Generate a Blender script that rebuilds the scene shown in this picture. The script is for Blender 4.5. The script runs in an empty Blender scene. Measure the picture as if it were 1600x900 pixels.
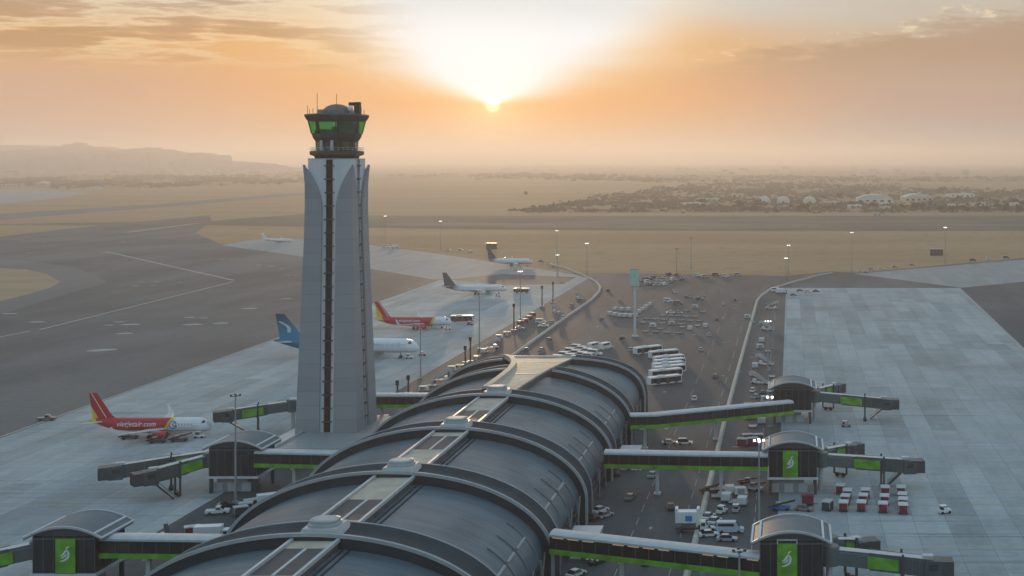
import bpy, math, random
from math import sin, cos, pi, radians, sqrt, atan2, hypot
random.seed(7)
S = bpy.context.scene
COL = S.collection
# ------------------------------------------------------------------ camera
# World +Y runs along the pier; the drone hovers 82 m up, level, looking down its axis (an off-centre crop: lens shift).
YAW, CAMH, FPX, CX, CY = 0.0, 82.0, 2000.0, 1235.0, 250.0
cam_d = bpy.data.cameras.new('camera'); cam = bpy.data.objects.new('camera', cam_d); COL.objects.link(cam)
cam_d.sensor_width = 36; cam_d.lens = FPX / 1600 * 36; cam_d.shift_x = (800-CX)/1600; cam_d.shift_y = (CY-450)/1600
cam_d.clip_start = .5; cam_d.clip_end = 60000
cam.location = (0, 0, CAMH); cam.rotation_euler = (pi/2, 0, 0)
S.camera = cam
FW = (0,1,0)
def G(px, py, z=0.0):
    """survey helper: where a sight line of the photograph meets height z"""
    d = (CAMH - z)*FPX/(py - CY)
    return ((px-CX)/FPX*d, d, z)
def G2(px, py, z=0.0):
    return G(px, py, z)[:2]
def lerp(a, b, t): return a + (b-a)*t

# ------------------------------------------------------------------ mesh builder
class MB:
    def __init__(s): s.v = []; s.f = []; s.m = []; s.mi = 0
    def add(s, vs, fs):
        n = len(s.v); s.v += [tuple(p) for p in vs]
        for f in fs: s.f.append(tuple(i+n for i in f)); s.m.append(s.mi)
        return s
    def box(s, c, d, rz=0.0, rx=0.0, ry=0.0, taper=1.0):
        hx, hy, hz = d[0]/2, d[1]/2, d[2]/2
        vs = []
        for z in (-1, 1):
            k = 1.0 if z < 0 else taper
            for x, y in ((-1,-1),(1,-1),(1,1),(-1,1)):
                px, py, pz = x*hx*k, y*hy*k, z*hz
                if rx: py, pz = py*cos(rx)-pz*sin(rx), py*sin(rx)+pz*cos(rx)
                if ry: px, pz = px*cos(ry)+pz*sin(ry), -px*sin(ry)+pz*cos(ry)
                if rz: px, py = px*cos(rz)-py*sin(rz), px*sin(rz)+py*cos(rz)
                vs.append((c[0]+px, c[1]+py, c[2]+pz))
        return s.add(vs, [(3,2,1,0),(4,5,6,7),(0,1,5,4),(1,2,6,5),(2,3,7,6),(3,0,4,7)])
    def bar(s, a, b, w, h=None, up=(0,0,1)):
        """rectangular bar from a to b"""
        h = h or w
        d = [b[i]-a[i] for i in range(3)]; L = sqrt(sum(q*q for q in d)) or 1e-6; d = [q/L for q in d]
        if abs(sum(d[i]*up[i] for i in range(3))) > .98: up = (0,1,0)
        r = (d[1]*up[2]-d[2]*up[1], d[2]*up[0]-d[0]*up[2], d[0]*up[1]-d[1]*up[0])
        l = sqrt(sum(q*q for q in r)); r = [q/l for q in r]
        u = (r[1]*d[2]-r[2]*d[1], r[2]*d[0]-r[0]*d[2], r[0]*d[1]-r[1]*d[0])
        vs = []
        for p in (a, b):
            for x, y in ((-1,-1),(1,-1),(1,1),(-1,1)):
                vs.append(tuple(p[i]+r[i]*x*w/2+u[i]*y*h/2 for i in range(3)))
        return s.add(vs, [(3,2,1,0),(4,5,6,7),(0,1,5,4),(1,2,6,5),(2,3,7,6),(3,0,4,7)])
    def tube(s, a, b, r0, r1=None, n=8):
        r1 = r0 if r1 is None else r1
        d = [b[i]-a[i] for i in range(3)]; L = sqrt(sum(q*q for q in d)) or 1e-6; d = [q/L for q in d]
        up = (0,0,1) if abs(d[2]) < .95 else (1,0,0)
        r = (d[1]*up[2]-d[2]*up[1], d[2]*up[0]-d[0]*up[2], d[0]*up[1]-d[1]*up[0])
        l = sqrt(sum(q*q for q in r)); r = [q/l for q in r]
        u = (r[1]*d[2]-r[2]*d[1], r[2]*d[0]-r[0]*d[2], r[0]*d[1]-r[1]*d[0])
        vs = []
        for p, rr in ((a, r0), (b, r1)):
            for k in range(n):
                t = 2*pi*k/n
                vs.append(tuple(p[i]+(r[i]*cos(t)+u[i]*sin(t))*rr for i in range(3)))
        fs = [(k, (k+1)%n, n+(k+1)%n, n+k) for k in range(n)]
        fs += [tuple(reversed(range(n))), tuple(range(n, 2*n))]
        return s.add(vs, fs)
    def rings(s, rs, caps=True, closed=True):
        """skin a list of equal-length rings"""
        n = len(rs[0]); vs = [p for r in rs for p in r]; fs = []
        for i in range(len(rs)-1):
            for k in range(n if closed else n-1):
                a, b = i*n+k, i*n+(k+1)%n
                fs.append((a, b, b+n, a+n))
        if caps:
            fs.append(tuple(reversed(range(n)))); fs.append(tuple(range((len(rs)-1)*n, len(rs)*n)))
        return s.add(vs, fs)
    def lathe(s, prof, c=(0,0,0), n=16, ph=0.0):
        rs = [[(c[0]+r*cos(ph+2*pi*k/n), c[1]+r*sin(ph+2*pi*k/n), c[2]+z) for k in range(n)] for r, z in prof]
        return s.rings(rs)
    def prism(s, poly, z0, z1):
        n = len(poly)
        return s.rings([[(x, y, z0) for x, y in poly], [(x, y, z1) for x, y in poly]])
    def slab(s, prof, y0, y1, y0t=None, y1t=None):
        """side profile in x,z swept across y"""
        return s.rings([[(x, y0, z) for x, z in prof], [(x, y1, z) for x, z in prof]])
    def flat(s, pts, z): return s.add([(p[0], p[1], z) for p in pts], [tuple(range(len(pts)))])
    def ball(s, c, r, n=8, m=6, sz=1.0):
        prof = [(max(.001, r*sin(pi*i/m)), -r*sz*cos(pi*i/m)) for i in range(m+1)]
        return s.lathe(prof, c, n)
    def xf(s, loc=(0,0,0), rz=0.0):
        c, q = cos(rz), sin(rz)
        s.v = [(x*c-y*q+loc[0], x*q+y*c+loc[1], z+loc[2]) for x, y, z in s.v]; return s
    def build(s, name, mats, parent=None, smooth=False, loc=None, rz=0.0, fix=True):
        me = bpy.data.meshes.new(name); me.from_pydata(s.v, [], s.f)
        if not isinstance(mats, (list, tuple)): mats = [mats]
        for m in mats: me.materials.append(m)
        if len(mats) > 1: me.polygons.foreach_set('material_index', s.m)
        if fix:
            import bmesh
            bm = bmesh.new(); bm.from_mesh(me); bmesh.ops.recalc_face_normals(bm, faces=bm.faces); bm.to_mesh(me); bm.free()
        if smooth:
            me.polygons.foreach_set('use_smooth', [True]*len(me.polygons))
            try: me.set_sharp_from_angle(angle=radians(38))
            except Exception: pass
        me.update()
        o = bpy.data.objects.new(name, me); COL.objects.link(o)
        if loc: o.location = loc
        if rz: o.rotation_euler = (0, 0, rz)
        if parent: o.parent = parent
        return o
def build_each(mb, name, m, parent=None, smooth=False):
    """link every separate piece of a builder as an object of its own"""
    par = list(range(len(mb.v)))
    def find(i):
        while par[i] != i: par[i] = par[par[i]]; i = par[i]
        return i
    for f in mb.f:
        for i in f[1:]: par[find(i)] = find(f[0])
    groups = {}
    for f in mb.f: groups.setdefault(find(f[0]), []).append(f)
    out = []
    for fs in groups.values():
        ids = sorted({i for f in fs for i in f}); mp = {i: k for k, i in enumerate(ids)}
        q = MB(); q.add([mb.v[i] for i in ids], [tuple(mp[i] for i in f) for f in fs]); out.append(q.build(name, m, parent, smooth))
    return out
def thing(name, label, cat, loc=(0,0,0), rz=0.0, group=None):
    o = bpy.data.objects.new(name, None); COL.objects.link(o); o.empty_display_size = .5
    o.location = loc; o.rotation_euler = (0,0,rz)
    return tag(o, label, cat, group)
def tag(o, label, cat, group=None, kind=None):
    o['label'] = label; o['category'] = cat
    if group: o['group'] = group
    if kind: o['kind'] = kind
    return o
def struct(o): o['kind'] = 'structure'; return o
def copy_tree(o, parent=None):
    c = o.copy(); COL.objects.link(c)
    if parent: c.parent = parent
    for ch in o.children: copy_tree(ch, c)
    return c
def dup(o, loc, rz, label, group=None):
    c = copy_tree(o); c.location = loc; c.rotation_euler = (0,0,rz); c['label'] = label
    if group: c['group'] = group
    return c

# ------------------------------------------------------------------ materials
def N(nt, t, **kw):
    n = nt.nodes.new(t)
    for k, v in kw.items(): setattr(n, k, v)
    return n
def mat(name, col, rough=.6, metal=0.0, var=.12, scale=.6, spec=.5, stretch=(1,1,1), bump=0.0, emit=None, estr=0):
    m = bpy.data.materials.new(name); m.use_nodes = True
    nt = m.node_tree; b = nt.nodes['Principled BSDF']
    b.inputs['Roughness'].default_value = rough; b.inputs['Metallic'].default_value = metal
    b.inputs['Specular IOR Level'].default_value = spec
    tc = N(nt, 'ShaderNodeTexCoord'); mp = N(nt, 'ShaderNodeMapping'); mp.inputs['Scale'].default_value = stretch
    nz = N(nt, 'ShaderNodeTexNoise'); nz.inputs['Scale'].default_value = scale; nz.inputs['Detail'].default_value = 5
    nt.links.new(tc.outputs['Object'], mp.inputs[0]); nt.links.new(mp.outputs[0], nz.inputs['Vector'])
    rp = N(nt, 'ShaderNodeMapRange'); rp.inputs[1].default_value = .3; rp.inputs[2].default_value = .7
    rp.inputs[3].default_value = 1-var; rp.inputs[4].default_value = 1+var
    nt.links.new(nz.outputs[0], rp.inputs[0])
    mx = N(nt, 'ShaderNodeVectorMath', operation='SCALE'); mx.inputs[0].default_value = col[:3]
    nt.links.new(rp.outputs[0], mx.inputs['Scale']); nt.links.new(mx.outputs[0], b.inputs['Base Color'])
    if bump:
        bp = N(nt, 'ShaderNodeBump'); bp.inputs['Strength'].default_value = bump; bp.inputs['Distance'].default_value = .1
        nt.links.new(nz.outputs[0], bp.inputs['Height']); nt.links.new(bp.outputs[0], b.inputs['Normal'])
    if emit:
        b.inputs['Emission Color'].default_value = (*emit, 1); b.inputs['Emission Strength'].default_value = estr
    return m
def math_(nt, op, a, b=None, c=None):
    n = N(nt, 'ShaderNodeMath', operation=op)
    for i, q in enumerate((a, b, c)):
        if q is None: continue
        if isinstance(q, (int, float)): n.inputs[i].default_value = q
        else: nt.links.new(q, n.inputs[i])
    return n.outputs[0]
def mixc(nt, f, a, b):
    n = N(nt, 'ShaderNodeMix', data_type='RGBA')
    if isinstance(f, (int, float)): n.inputs[0].default_value = f
    else: nt.links.new(f, n.inputs[0])
    for i, q in ((6, a), (7, b)):
        if isinstance(q, (tuple, list)): n.inputs[i].default_value = (*q[:3], 1)
        else: nt.links.new(q, n.inputs[i])
    return n.outputs[2]
def sstep(nt, x, lo, hi):
    n = N(nt, 'ShaderNodeMapRange', interpolation_type='SMOOTHSTEP')
    n.inputs[1].default_value = lo; n.inputs[2].default_value = hi
    nt.links.new(x, n.inputs[0]); return n.outputs[0]
def noise(nt, vec, scale, detail=4, rough=.55):
    n = N(nt, 'ShaderNodeTexNoise'); n.inputs['Scale'].default_value = scale; n.inputs['Detail'].default_value = detail
    n.inputs['Roughness'].default_value = rough
    if vec is not None: nt.links.new(vec, n.inputs['Vector'])
    return n.outputs[0]
def objco(nt, stretch=(1,1,1), rz=0.0):
    tc = N(nt, 'ShaderNodeTexCoord'); mp = N(nt, 'ShaderNodeMapping'); mp.inputs['Scale'].default_value = stretch
    mp.inputs['Rotation'].default_value = (0,0,rz)
    nt.links.new(tc.outputs['Object'], mp.inputs[0]); return mp.outputs[0]
def newmat(name, rough=.8, spec=.4):
    m = bpy.data.materials.new(name); m.use_nodes = True; b = m.node_tree.nodes['Principled BSDF']
    b.inputs['Roughness'].default_value = rough; b.inputs['Specular IOR Level'].default_value = spec
    return m, m.node_tree, b
def rgb(r, g, b):
    f = lambda c: (c/255/12.92) if c/255 <= .04045 else ((c/255+.055)/1.055)**2.4
    return (f(r), f(g), f(b))

def asphalt_mat(name, c0, c1, streak=(.02,.004,1)):
    m, nt, b = newmat(name, .75, .3)
    p = objco(nt); big = noise(nt, p, .006, 6, .6); st = noise(nt, objco(nt, streak), 1.0, 5, .6); fine = noise(nt, p, .35, 6, .65)
    f = math_(nt, 'ADD', math_(nt, 'MULTIPLY', big, .45), math_(nt, 'MULTIPLY', st, .55))
    c = mixc(nt, sstep(nt, f, .40, .60), c0, c1)
    k = N(nt, 'ShaderNodeMapRange'); k.inputs[1].default_value = .3; k.inputs[2].default_value = .7; k.inputs[3].default_value = .84; k.inputs[4].default_value = 1.14
    nt.links.new(fine, k.inputs[0])
    v = N(nt, 'ShaderNodeVectorMath', operation='SCALE'); nt.links.new(c, v.inputs[0]); nt.links.new(k.outputs[0], v.inputs['Scale'])
    nt.links.new(v.outputs[0], b.inputs['Base Color'])
    return m
def concrete_mat(name, base, dark, light, stain):
    """slab-jointed apron: bays poured at different times, joints, rubber and fuel stains"""
    m, nt, b = newmat(name, .8, .22)
    def brick(sc, w, h, off, mortar, shift):
        bn = N(nt, 'ShaderNodeTexBrick'); bn.offset = off; bn.offset_frequency = 3
        bn.inputs['Scale'].default_value = sc; bn.inputs['Brick Width'].default_value = w; bn.inputs['Row Height'].default_value = h
        bn.inputs['Mortar Size'].default_value = mortar; bn.inputs['Mortar Smooth'].default_value = .3
        bn.inputs['Color1'].default_value = (0,0,0,1); bn.inputs['Color2'].default_value = (1,1,1,1); bn.inputs['Mortar'].default_value = (.5,.5,.5,1)
        tc = N(nt, 'ShaderNodeTexCoord'); mp = N(nt, 'ShaderNodeMapping'); mp.inputs['Rotation'].default_value = (0,0,pi/2); mp.inputs['Location'].default_value = shift
        nt.links.new(tc.outputs['Object'], mp.inputs[0]); nt.links.new(mp.outputs[0], bn.inputs['Vector']); return bn
    b1 = brick(1, 46, 7.5, .35, .0, (3,2,0)); b2 = brick(1, 7.5, 7.5, .5, .11, (3,2,0))
    p = objco(nt); big = noise(nt, p, .011, 6, .62); fine = noise(nt, p, .5, 6, .7); st = noise(nt, objco(nt, (.16,.02,1)), 1, 5, .6)
    s1 = N(nt, 'ShaderNodeSeparateColor'); nt.links.new(b1.outputs['Color'], s1.inputs[0])
    s2 = N(nt, 'ShaderNodeSeparateColor'); nt.links.new(b2.outputs['Color'], s2.inputs[0])
    f = math_(nt, 'ADD', math_(nt, 'ADD', math_(nt, 'MULTIPLY', s1.outputs[0], .24), math_(nt, 'MULTIPLY', s2.outputs[0], .10)), math_(nt, 'MULTIPLY', math_(nt, 'ADD', st, big), .42))
    c = mixc(nt, sstep(nt, f, .22, .92), dark, light)
    c = mixc(nt, math_(nt, 'MULTIPLY', sstep(nt, big, .50, .70), .6), c, stain)
    c = mixc(nt, math_(nt, 'MULTIPLY', b2.outputs['Fac'], .45), c, (.14,.15,.155))
    ty = noise(nt, objco(nt, (.012,.5,1)), 1.0, 5, .62); gate = noise(nt, objco(nt, (.02,.02,1)), 1.0, 3, .5)
    c = mixc(nt, math_(nt, 'MULTIPLY', math_(nt, 'MULTIPLY', sstep(nt, ty, .54, .68), sstep(nt, gate, .42, .6)), .5), c, (.13,.135,.14))
    k = N(nt, 'ShaderNodeMapRange'); k.inputs[1].default_value = .3; k.inputs[2].default_value = .7; k.inputs[3].default_value = .88; k.inputs[4].default_value = 1.1
    nt.links.new(fine, k.inputs[0])
    v = N(nt, 'ShaderNodeVectorMath', operation='SCALE'); nt.links.new(c, v.inputs[0]); nt.links.new(k.outputs[0], v.inputs['Scale'])
    nt.links.new(v.outputs[0], b.inputs['Base Color'])
    return m
def sand_mat(name, c0, c1, c2, sc=.004):
    m, nt, b = newmat(name, .95, .1)
    p = objco(nt, (1,1,1), YAW); q = objco(nt, (.35,1.6,1), -YAW)
    a = noise(nt, q, sc, 8, .62); d = noise(nt, p, sc*14, 6, .65)
    c = mixc(nt, sstep(nt, a, .36, .62), c0, c1)
    c = mixc(nt, math_(nt, 'MULTIPLY', sstep(nt, d, .5, .68), .6), c, c2)
    nt.links.new(c, b.inputs['Base Color'])
    return m
M = {}
M['sand'] = sand_mat('sand', (.37,.22,.12), (.43,.275,.16), (.27,.17,.095))
M['scrub_soil'] = sand_mat('scrub_soil', (.27,.18,.105), (.35,.235,.14), (.19,.135,.08), .006)
M['island'] = sand_mat('island_sand', (.38,.265,.165), (.43,.31,.20), (.31,.215,.135), .03)
M['asphalt'] = asphalt_mat('asphalt', (.045,.060,.072), (.115,.128,.138))
M['asphalt_road'] = asphalt_mat('asphalt_road', (.050,.059,.068), (.084,.091,.099), (.09,.01,1))
M['asphalt_dark'] = asphalt_mat('asphalt_dark', (.062,.07,.077), (.09,.096,.10))
M['shoulder'] = asphalt_mat('shoulder', (.10,.115,.125), (.135,.145,.15))
M['runway'] = asphalt_mat('runway', (.15,.125,.105), (.235,.185,.14), (.004,.02,1))
M['runway'].node_tree.nodes['Principled BSDF'].inputs['Roughness'].default_value = 1.0; M['runway'].node_tree.nodes['Principled BSDF'].inputs['Specular IOR Level'].default_value = .05
M['concrete'] = concrete_mat('apron_concrete', (.32,.35,.355), (.215,.245,.26), (.47,.50,.51), (.215,.215,.22))
M['concrete_far'] = concrete_mat('far_apron_concrete', (.30,.31,.31), (.25,.26,.265), (.36,.365,.365), (.24,.235,.23))
M['paint'] = mat('road_paint', (.36,.35,.33), .7, var=.25, scale=.9)
M['paint_y'] = mat('yellow_paint', (.55,.42,.12), .7, var=.25, scale=.9)
M['cream_wall'] = mat('cream_barrier', (.46,.43,.37), .75, var=.2)
M['rock'] = mat('mountain_rock', (.30,.24,.19), .95, var=.3, scale=.002)
M['roof'] = None
M['white'] = mat('white_paint', (.78,.79,.80), .35, var=.05)
M['white_dull'] = mat('white_panel', (.62,.63,.64), .5, var=.1)
M['grey'] = mat('grey_metal', (.30,.31,.32), .45, var=.12)
M['lightgrey'] = mat('light_grey_metal', (.50,.51,.52), .42, var=.1)
M['dark'] = mat('dark_metal', (.055,.062,.068), .5, var=.15)
M['black'] = mat('black_rubber', (.018,.018,.02), .7, var=.15)
M['glass'] = mat('dark_glass', (.016,.020,.024), .08, var=.1, spec=.9)
M['green'] = mat('green_panel', (.135,.37,.024), .55, var=.35, scale=.4)
M['red'] = mat('red_paint', (.52,.03,.045), .38, var=.1)
M['maroon'] = mat('maroon_curtain', (.26,.02,.05), .7, var=.2)
M['yellow'] = mat('yellow_paintwork', (.72,.50,.03), .4, var=.08)
M['blue'] = mat('blue_paintwork', (.02,.16,.42), .4, var=.08)
M['orange'] = mat('orange_paintwork', (.62,.27,.05), .5, var=.12)
M['beige'] = mat('beige_render', (.52,.46,.38), .8, var=.1)
M['lamp'] = mat('lit_lamp', (.9,.9,.9), .4, emit=(1,.93,.8), estr=3.2)
M['warm_strip'] = mat('lit_strip', (.9,.7,.4), .4, emit=(1,.5,.16), estr=.22)
M['leaf'] = mat('leaf', (.055,.07,.03), .8, var=.4, scale=.5)
M['leaf2'] = mat('leaf_dusty', (.085,.085,.05), .85, var=.4, scale=.5)
M['bark'] = mat('bark', (.11,.085,.06), .9)
SKY_HIGH = (.25,.40,.52); SUN_E = 2.0; HAZE_D = .000135; HAZE_COL = (.87,.82,.79); HAZE_G = .50; EXPO = 0.0; SKY_DIM = .94
# ------------------------------------------------------------------ sky, sun, haze
SUN_EL = radians(2.5); SUN_BRG = radians(-13.1)       # bearing clockwise from +Y
w = bpy.data.worlds.new('World'); S.world = w; w.use_nodes = True
nt = w.node_tree; bg = nt.nodes['Background']; bg.inputs['Strength'].default_value = 1.0
sky = N(nt, 'ShaderNodeTexSky', sky_type='NISHITA'); sky.sun_disc = False
sky.sun_elevation = SUN_EL; sky.sun_rotation = SUN_BRG; sky.air_density = 1.4; sky.dust_density = 3.0
tc = N(nt, 'ShaderNodeTexCoord'); sp = N(nt, 'ShaderNodeSeparateXYZ'); nt.links.new(tc.outputs['Generated'], sp.inputs[0])
X, Y, Z = sp.outputs
def lin(a, b): return math_(nt, 'ADD', math_(nt, 'MULTIPLY', X, a), math_(nt, 'MULTIPLY', Y, b))
xr = lin(cos(SUN_BRG), -sin(SUN_BRG)); fr = lin(sin(SUN_BRG), cos(SUN_BRG))
DEG = 180/pi*1.754          # sky features are laid out in units of 0.57 degree
az = math_(nt, 'MULTIPLY', math_(nt, 'ARCTAN2', xr, fr), DEG)          # degrees right of the sun
el = math_(nt, 'MULTIPLY', math_(nt, 'ARCSINE', Z), DEG)
aaz = math_(nt, 'ABSOLUTE', az)
cv = N(nt, 'ShaderNodeCombineXYZ'); nt.links.new(az, cv.inputs[0]); nt.links.new(el, cv.inputs[1])
def stretched(sx, sy, off=(0,0,0)):
    mp = N(nt, 'ShaderNodeMapping'); mp.inputs['Scale'].default_value = (sx, sy, 1); mp.inputs['Location'].default_value = off
    nt.links.new(cv.outputs[0], mp.inputs[0]); return mp.outputs[0]
soft = noise(nt, stretched(.05,.28), 1.0, 5, .5); softc = math_(nt, 'SUBTRACT', soft, .5)
# dust bank along the horizon, orange beside the sun, pink-grey further out
side = sstep(nt, az, 4, 34); sidel = sstep(nt, az, -4, -34)
sidel_n = N(nt, 'ShaderNodeMapRange', interpolation_type='SMOOTHSTEP'); sidel_n.inputs[1].default_value = 3; sidel_n.inputs[2].default_value = 33
nt.links.new(math_(nt, 'MULTIPLY', az, -1.0), sidel_n.inputs[0]); sidel = sidel_n.outputs[0]
hor = mixc(nt, sidel, rgb(244,190,138), rgb(192,170,160)); hor = mixc(nt, side, hor, rgb(166,164,160))
ban = mixc(nt, sidel, rgb(255,178,92), rgb(214,170,140)); ban = mixc(nt, side, ban, rgb(190,158,142))
elw = math_(nt, 'ADD', el, math_(nt, 'MULTIPLY', softc, 3.0))
base = mixc(nt, sstep(nt, elw, .3, 4.6), hor, ban)
upc = mixc(nt, sidel, rgb(252,182,98), rgb(230,178,118)); upc = mixc(nt, side, upc, rgb(205,180,150))
base = mixc(nt, sstep(nt, elw, 4.5, 8.5), base, upc)
topc = mixc(nt, sidel, rgb(228,226,220), rgb(206,196,176)); topc = mixc(nt, side, topc, rgb(205,195,178))
base = mixc(nt, sstep(nt, elw, 8.5, 12.5), base, topc)
# the bright fan above the sun
del_ = math_(nt, 'SUBTRACT', el, 4.2)
phi = math_(nt, 'MULTIPLY', math_(nt, 'ARCTAN2', del_, math_(nt, 'ADD', aaz, .05)), 180/pi)
rr = math_(nt, 'SQRT', math_(nt, 'ADD', math_(nt, 'MULTIPLY', az, az), math_(nt, 'MULTIPLY', del_, del_)))
phiw = math_(nt, 'ADD', phi, math_(nt, 'MULTIPLY', softc, 30.0))
fan = math_(nt, 'MULTIPLY', sstep(nt, phiw, -3, 27), math_(nt, 'SUBTRACT', 1.0, sstep(nt, aaz, 7, 21)))
base = mixc(nt, math_(nt, 'MULTIPLY', fan, .8), base, rgb(254,226,176))
fan2 = math_(nt, 'MULTIPLY', sstep(nt, phiw, 5, 38), math_(nt, 'SUBTRACT', 1.0, sstep(nt, math_(nt, 'ABSOLUTE', math_(nt, 'SUBTRACT', az, 1.5)), 5.0, 16.5)))
base = mixc(nt, fan2, base, (.98,.985,.99))
fan3 = math_(nt, 'MULTIPLY', fan2, sstep(nt, el, 9.0, 12.5))
base = mixc(nt, math_(nt, 'MULTIPLY', fan3, .7), base, rgb(222,226,225))
# streaky cloud, upper left and the bank upper right
cn = noise(nt, stretched(.09,.75,(3.1,1.7,0)), 1.0, 7, .58)
lm = math_(nt, 'MULTIPLY', sstep(nt, math_(nt, 'MULTIPLY', az, -1.0), 4, 17), sstep(nt, el, 6.0, 8.2))
lc = math_(nt, 'MULTIPLY', lm, sstep(nt, cn, .46, .58))
base = mixc(nt, math_(nt, 'MULTIPLY', lc, .62), base, rgb(178,136,98))
lh = math_(nt, 'MULTIPLY', lm, math_(nt, 'MULTIPLY', sstep(nt, cn, .40, .47), math_(nt, 'SUBTRACT', 1.0, sstep(nt, cn, .47, .52))))
base = mixc(nt, math_(nt, 'MULTIPLY', lh, .42), base, rgb(255,236,196))
rn = noise(nt, stretched(.2,.95,(7.3,2.2,0)), 1.0, 9, .68)
bt = math_(nt, 'ADD', math_(nt, 'MULTIPLY', az, .155), 5.6)              # the bank's top edge climbs to the right
rv = math_(nt, 'SUBTRACT', math_(nt, 'ADD', bt, math_(nt, 'MULTIPLY', math_(nt, 'SUBTRACT', rn, .5), 6.5)), el)
rm = math_(nt, 'MULTIPLY', sstep(nt, az, 9, 26), math_(nt, 'MULTIPLY', sstep(nt, rv, -.2, 1.6), sstep(nt, el, 4.5, 8.5)))
base = mixc(nt, math_(nt, 'MULTIPLY', rm, .6), base, rgb(172,134,108))
re = math_(nt, 'MULTIPLY', sstep(nt, az, 11, 20), math_(nt, 'MULTIPLY', sstep(nt, rv, -.35, .05), math_(nt, 'SUBTRACT', 1.0, sstep(nt, rv, .05, .5))))
rs = sstep(nt, noise(nt, stretched(.5,.9,(1.3,9,0)), 1.0, 5, .6), .5, .66)
base = mixc(nt, math_(nt, 'MULTIPLY', math_(nt, 'MULTIPLY', re, rs), .75), base, rgb(255,232,190))
# the disc and its bloom in the dust
glow = math_(nt, 'ADD', math_(nt, 'MULTIPLY', math_(nt, 'EXPONENT', math_(nt, 'MULTIPLY', rr, -.36)), .62), math_(nt, 'MULTIPLY', math_(nt, 'SUBTRACT', 1.0, sstep(nt, rr, .05, .75)), 1.3))
gl = N(nt, 'ShaderNodeVectorMath', operation='SCALE'); gl.inputs[0].default_value = (1.0,.74,.40); nt.links.new(glow, gl.inputs['Scale'])
ad = N(nt, 'ShaderNodeVectorMath', operation='ADD'); dim = N(nt, 'ShaderNodeVectorMath', operation='SCALE'); nt.links.new(base, dim.inputs[0]); dim.inputs['Scale'].default_value = SKY_DIM; dim = mixc(nt, fan2, dim.outputs[0], base)
nt.links.new(dim, ad.inputs[0]); nt.links.new(gl.outputs[0], ad.inputs[1])
# the open sky overhead and behind: Nishita plus an even blue added to light the foreground
nz = N(nt, 'ShaderNodeVectorMath', operation='SCALE'); nt.links.new(sky.outputs[0], nz.inputs[0]); nz.inputs['Scale'].default_value = .15
hi = N(nt, 'ShaderNodeVectorMath', operation='ADD'); nt.links.new(nz.outputs[0], hi.inputs[0]); hi.inputs[1].default_value = SKY_HIGH
lowback = mixc(nt, sstep(nt, fr, -.5, .35), (.30,.34,.42), ad.outputs[0])
fin = mixc(nt, sstep(nt, el, 12.5, 30), lowback, hi.outputs[0])
nt.links.new(fin, bg.inputs['Color'])
sl = bpy.data.lights.new('sun', 'SUN'); sl.energy = SUN_E; sl.angle = radians(1.0); sl.color = (1,.66,.36)
so = bpy.data.objects.new('sun', sl); COL.objects.link(so)
so.location = (0,0,300); so.rotation_euler = (-(pi/2-SUN_EL), 0, -SUN_BRG)
hz = bpy.data.materials.new('haze_air'); hz.use_nodes = True; hn = hz.node_tree
for n in list(hn.nodes):
    if n.type != 'OUTPUT_MATERIAL': hn.nodes.remove(n)
pv = N(hn, 'ShaderNodeVolumePrincipled'); pv.inputs['Color'].default_value = (*HAZE_COL, 1); pv.inputs['Density'].default_value = HAZE_D
pv.inputs['Anisotropy'].default_value = HAZE_G
hn.links.new(pv.outputs[0], hn.nodes['Material Output'].inputs['Volume'])
hb = MB().box((-3000, 12500, 117.0), (34000, 29000, 236)).build('haze', hz)
hb['kind'] = 'stuff'; hb['label'] = 'dusty golden haze lying over the whole airfield at sunset'; hb['category'] = 'haze'
S.cycles.volume_bounces = 1; S.cycles.max_bounces = 6; S.cycles.transparent_max_bounces = 12
S.cycles.use_denoising = True; S.cycles.volume_step_rate = 4
S.view_settings.view_transform = 'Standard'; S.view_settings.look = 'None'; S.view_settings.exposure = EXPO; S.view_settings.gamma = 1
# ------------------------------------------------------------------ ground
def sheet(name, px, z, m, extra=None):
    mb = MB(); mb.flat([G2(*p) for p in px], z); o = mb.build(name, M[m]); return struct(o)
mb = MB(); mb.flat([(-19500,-1800),(13500,-1800),(13500,26500),(-19500,26500)], -.06); struct(mb.build('ground', M['sand']))
sheet('taxiway', [(-700,440),(0,370),(93,359),(187,349),(264,342),(327,336),(331,346),(305,364),(345,381),(575,381),(690,397),(830,417),(900,427),(985,427),(1230,431),(1300,424),(1340,426),(1600,403),(2300,360),(2900,560),(2500,3400),(-1900,3400),(-2200,700)], 0, 'asphalt')
sheet('runway', [(-150,352),(331,345),(480,334),(600,337),(1600,337),(2100,337),(2100,362),(1600,361),(1100,361),(700,358),(480,354),(331,352)], .02, 'runway')
sheet('perimeter_road', [(-160,350),(0,334),(240,319.5),(430,303.5),(476,301.5),(476,304),(300,320),(120,334),(0,344),(-160,360)], .02, 'shoulder')
sheet('remote_apron', [(-200,297),(0,296.5),(90,298),(142,302),(80,311),(0,319),(-200,330)], .03, 'concrete_far')
sheet('taxiway_shoulder', [(-250,402),(0,404),(110,416),(150,430),(168,440),(150,447),(110,457),(0,492),(-250,560)], .006, 'shoulder')
sheet('sand_island', [(-250,412),(0,419),(40,421),(70,427),(95,440),(80,449),(50,458),(0,471),(-250,530)], .012, 'island')
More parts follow.
